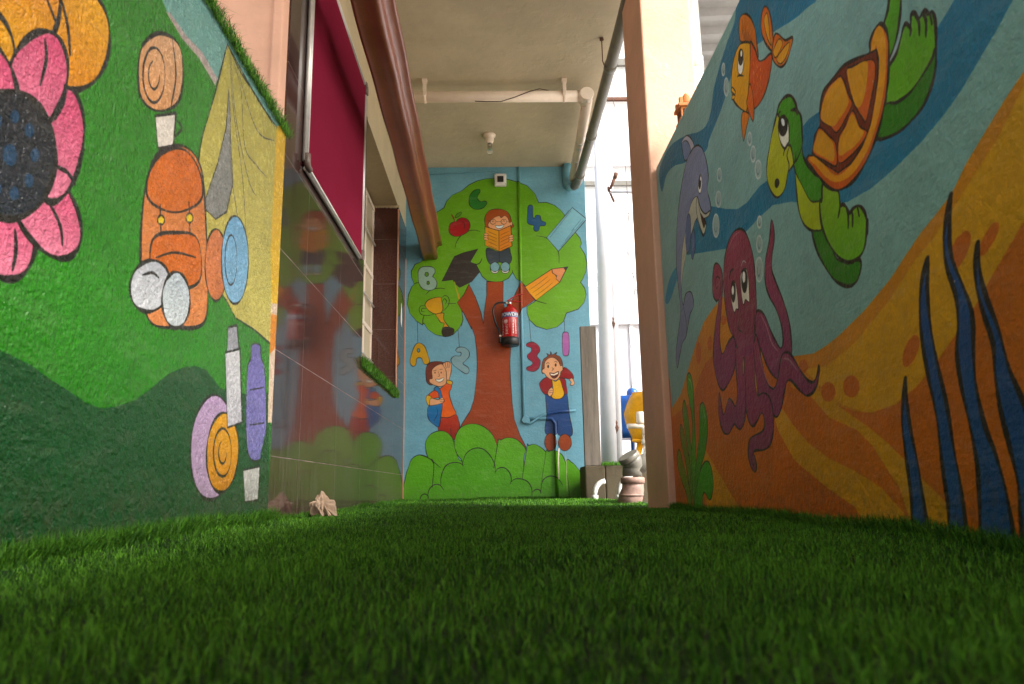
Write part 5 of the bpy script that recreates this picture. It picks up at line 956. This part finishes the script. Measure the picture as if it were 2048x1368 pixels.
chair('toy_chair',M['blue_pl'],(1.42,7.75,.27),R(175),1.30,'blue plastic child chair behind the yellow one')
e=empty('ball',(1.47,7.6,.95),'small blue ball shape above the chairs','ball') if False else None
tag(MB().lathe((1.50,7.9,1.03),((.004,.0),(.04,.010),(.065,.045),(.065,.09),(.045,.125),(.004,.135)),20).tube([(1.475,7.9,1.01),(1.475,7.9,.26)],.02,10).build('toy_post',M['blue_pl']),'blue plastic round topped toy post behind the yellow chair','toy')
# garden tap
e=empty('garden_tap',(1.20,6.1,.26),'cream pipe standpipes with a red handled tap','tap')
zt=.26
MB().tube([(1.245,6.1,zt),(1.245,6.1,.52)],.020,14).lathe((1.245,6.1,.44),((.028,0),(.028,.05)),14).build('standpipe',M['pvc_cream'],e)
MB().tube([(1.10,6.1,.60),(1.20,6.1,.60)]+[tuple(p) for p in arc((1.205,6.1,.56),.04,90,0,(1,0,0),(0,0,1))]+[(1.245,6.1,.50)],.020,14).build('elbow',M['pvc_cream'],e)
MB().tube([(1.255,6.08,.49)]+[(1.285,6.08,.53)]+[tuple(p) for p in arc((1.325,6.08,.53),.035,150,0,(1,0,0),(0,0,1))]+[(1.36,6.08,zt)],.023,14).build('return_pipe',M['pvc_cream'],e)
MB().lathe((1.215,6.1,.62),((.030,0),(.034,.02),(.034,.07),(.028,.10)),14).tube([(1.22,6.1,.665),(1.28,6.1,.67)],.014,10).build('tap_body',M['pvc_cream'],e)
MB().lathe((1.28,6.1,.67),((.012,0),(.020,.015),(.015,.035),(.006,.05)),10,(1,0,0)).build('handle',M['redpl'],e)
# rocks
def rock(c,s,label,seed):
    bm=bmesh.new(); bmesh.ops.create_icosphere(bm,subdivisions=3,radius=1); rr=random.Random(seed); ax=[(Vector((rr.uniform(-1,1) for _ in range(3))).normalized(),rr.uniform(.6,.85)) for _ in range(9)]
    for v in bm.verts:
        for a,d in ax:
            k=v.co.dot(a)
            if k>d: v.co-=a*(k-d)
        v.co=Vector((v.co.x*s[0],v.co.y*s[1],v.co.z*s[2]))
    me=bpy.data.meshes.new('rock'); bm.to_mesh(me); bm.free(); me.materials.append(M['rock']); o=bpy.data.objects.new('rock',me); sc.collection.objects.link(o); o.location=c; return tag(o,label,'rock')
rock((1.44,6.0,.33),(.10,.09,.11),'grey rock on the ledge behind the big elbow pipe',4)
# big muddy elbow pipe behind the pillar
e=empty('sewer_pipe',(.80,4.3,0),'fat grey sewer elbow rising from a muddy socket beside the pillar','pipe')
px,py=.765,4.15
MB().tube([(px-.035,py,-.02),(px-.012,py,.05),(px,py,.09),(px,py,.145)],[.066,.066,.062,.060],22).lathe((px,py,.12),((.068,0),(.068,.03),(.062,.035)),22).lathe((px-.012,py,.05),((.070,0),(.070,.012)),22).build('socket',M['pvc_brown'],e)
MB().tube([(px,py,.16),(px,py,.20),(px+.008,py-.005,.225),(px-.002,py-.015,.245),(px-.016,py-.025,.262)],[.055,.055,.057,.058,.058],22).tube([(px+.0,py,.20),(px+.09,py+.02,.24),(px+.16,py+.03,.25)],.052,20).build('elbow',M['pvc_grey'],e)
MB().lathe((px-.012,py-.022,.252),((.062,0),(.062,.026),(.058,.03)),22,(-.5,-.2,.84)).build('open_collar',M['pvc_grey'],e)
def small_elbow(x,y,z,r,h,wd,label):
    pts=[(x,y,-.01),(x,y,z)]+[tuple(p) for p in arc((x+wd,y,z),wd,180,95,(1,0,0),(0,0,1),7)]
    m_=MB(); m_.tube(pts,r,14); m_.lathe((x,y,z-.05),((r*1.2,0),(r*1.2,.035)),14); return tag(m_.build('pipe_elbow',M['pvc_white']),label,'pipe')
small_elbow(.715,5.40,.06,.019,.15,.085,'thin white elbow pipe out of the ledge nearest the tree mural')
small_elbow(.735,4.42,.07,.020,.10,.085,'curved white pipe leaning into the muddy socket')
tag(MB().lathe((.79,4.5,-.01),((.022,0),(.022,.075),(.027,.076),(.027,.10)),14).build('pipe_stub',M['pvc_white']),'short capped white pipe stub in the turf by the sewer elbow','pipe')

# white downpipe and corrugated roof beyond the pillar, top right
e=empty('downpipe',(1.02,3.6,1.6),'white downpipe fixed behind the peach pillar','pipe')
MB().tube([(1.125,3.62,0),(1.125,3.62,4.2)],.046,20).build('pipe',M['pvc_white'],e)
MB().lathe((1.125,3.62,2.36),((.051,0),(.051,.07)),20).build('coupling',M['pvc_white'],e)
b=MB(); rows=[]; y=2.6; 
while y<5.6: rows += [(y,3.55),(y+.12,3.55),(y+.145,3.50),(y+.20,3.50),(y+.225,3.55)]; y+=.225
b.loft([[(1.22,yy,zz) for yy,zz in rows],[(4.5,yy,zz+.15) for yy,zz in rows]],closed=False,caps=False)
tag(b.build('corrugated_roof',plain('aged_roof_sheet','96989c',.5,0,.2,5)),'white corrugated metal roof sheet beyond the downpipe','roof')
# opaque unseen cover added above the frame to keep sun off the near passage
b=MB(); b.box(-1.25,1.62,-3.5,2.3,3.10,3.14); tag(b.build('sun_blocker',M['beige']),kind='structure')
# terracotta lantern tower on the wall
tx,ty,tz=.858,2.92,1.527
e=empty('clay_tower',(tx,ty,tz),'little terracotta tower ornament on top of the sea mural wall','ornament')
b=MB(); b.box(tx-.035,tx+.035,ty-.035,ty+.035,tz,tz+.20); b.box(tx-.045,tx+.045,ty-.045,ty+.045,tz,tz+.03); b.box(tx-.042,tx+.042,ty-.042,ty+.042,tz+.13,tz+.145); b.box(tx-.046,tx+.046,ty-.046,ty+.046,tz+.20,tz+.215)
for sx in (-1,1):
    for sy in (-1,1): b.box(tx+sx*.032-.008,tx+sx*.032+.008,ty+sy*.032-.008,ty+sy*.032+.008,tz+.215,tz+.245)
b.build('tower',M['terra'],e,.003)
b=MB()
for z in (.04,.15):
    for k in (-1,0,1):
        MB().box(tx-.0365,tx-.034,ty+k*.02-.006,ty+k*.02+.006,tz+z+.01,tz+z+.04).build('window',M['dclay'],e); MB().box(tx+k*.02-.006,tx+k*.02+.006,ty-.0365,ty-.034,tz+z+.01,tz+z+.04).build('window',M['dclay'],e)
MB().lathe((tx,ty,tz+.245-.03),((.034,0),(.030,.02),(.016,.05),(.006,.065)),12).build('dome',M['terra'],e)

# ---------------- crumpled cloth by the granite wall ----------------
def crumple(label):
    bm=bmesh.new(); bmesh.ops.create_grid(bm,x_segments=34,y_segments=34,size=1)
    rr=random.Random(5); fs=[(rr.uniform(-1,1)*8,rr.uniform(-1,1)*8,rr.uniform(0,6),rr.uniform(.3,1)) for _ in range(9)]
    for v in bm.verts:
        x,y=v.co.x,v.co.y; mx=max(abs(x),abs(y)); r_=mx; a=math.atan2(y,x)
        th=r_*2.05; R0=.052*(1+.20*math.sin(a*4+1)+.13*math.sin(a*7+2))
        f_=sum(w_*math.sin(p*x+q*y+c) for p,q,c,w_ in fs)
        g=sum(w_*abs(math.sin(q*1.6*x-p*1.3*y+c*2)) for p,q,c,w_ in fs)
        rr2=R0*(1.12+min(1,r_*2.5)*(.16*f_/2-.20*g/2)+.10*min(1,r_*3)*(1-abs(math.sin(a*6+4*r_))))
        v.co=Vector((rr2*math.sin(th)*math.cos(a)*1.05, rr2*math.sin(th)*math.sin(a)*.9, .045+rr2*math.cos(th)*1.05))
        if r_>.8: v.co+=Vector((.05*(r_-.8)*3*max(0,math.cos(a+.9)),0,-.02*(r_-.8)*5))
        v.co.z=max(v.co.z,.0)
    me=bpy.data.meshes.new('rag'); bm.to_mesh(me); bm.free(); me.materials.append(M['paper']); me.polygons.foreach_set('use_smooth',[False]*len(me.polygons)); o=bpy.data.objects.new('rag',me); sc.collection.objects.link(o)
    q=o.modifiers.new('s','SOLIDIFY'); q.thickness=.0015
    o.location=(-.685,2.90,.012); o.scale=(.82,.82,.78); return tag(o,label,'rag')
crumple('crumpled pale cloth lying on the turf against the granite wall')
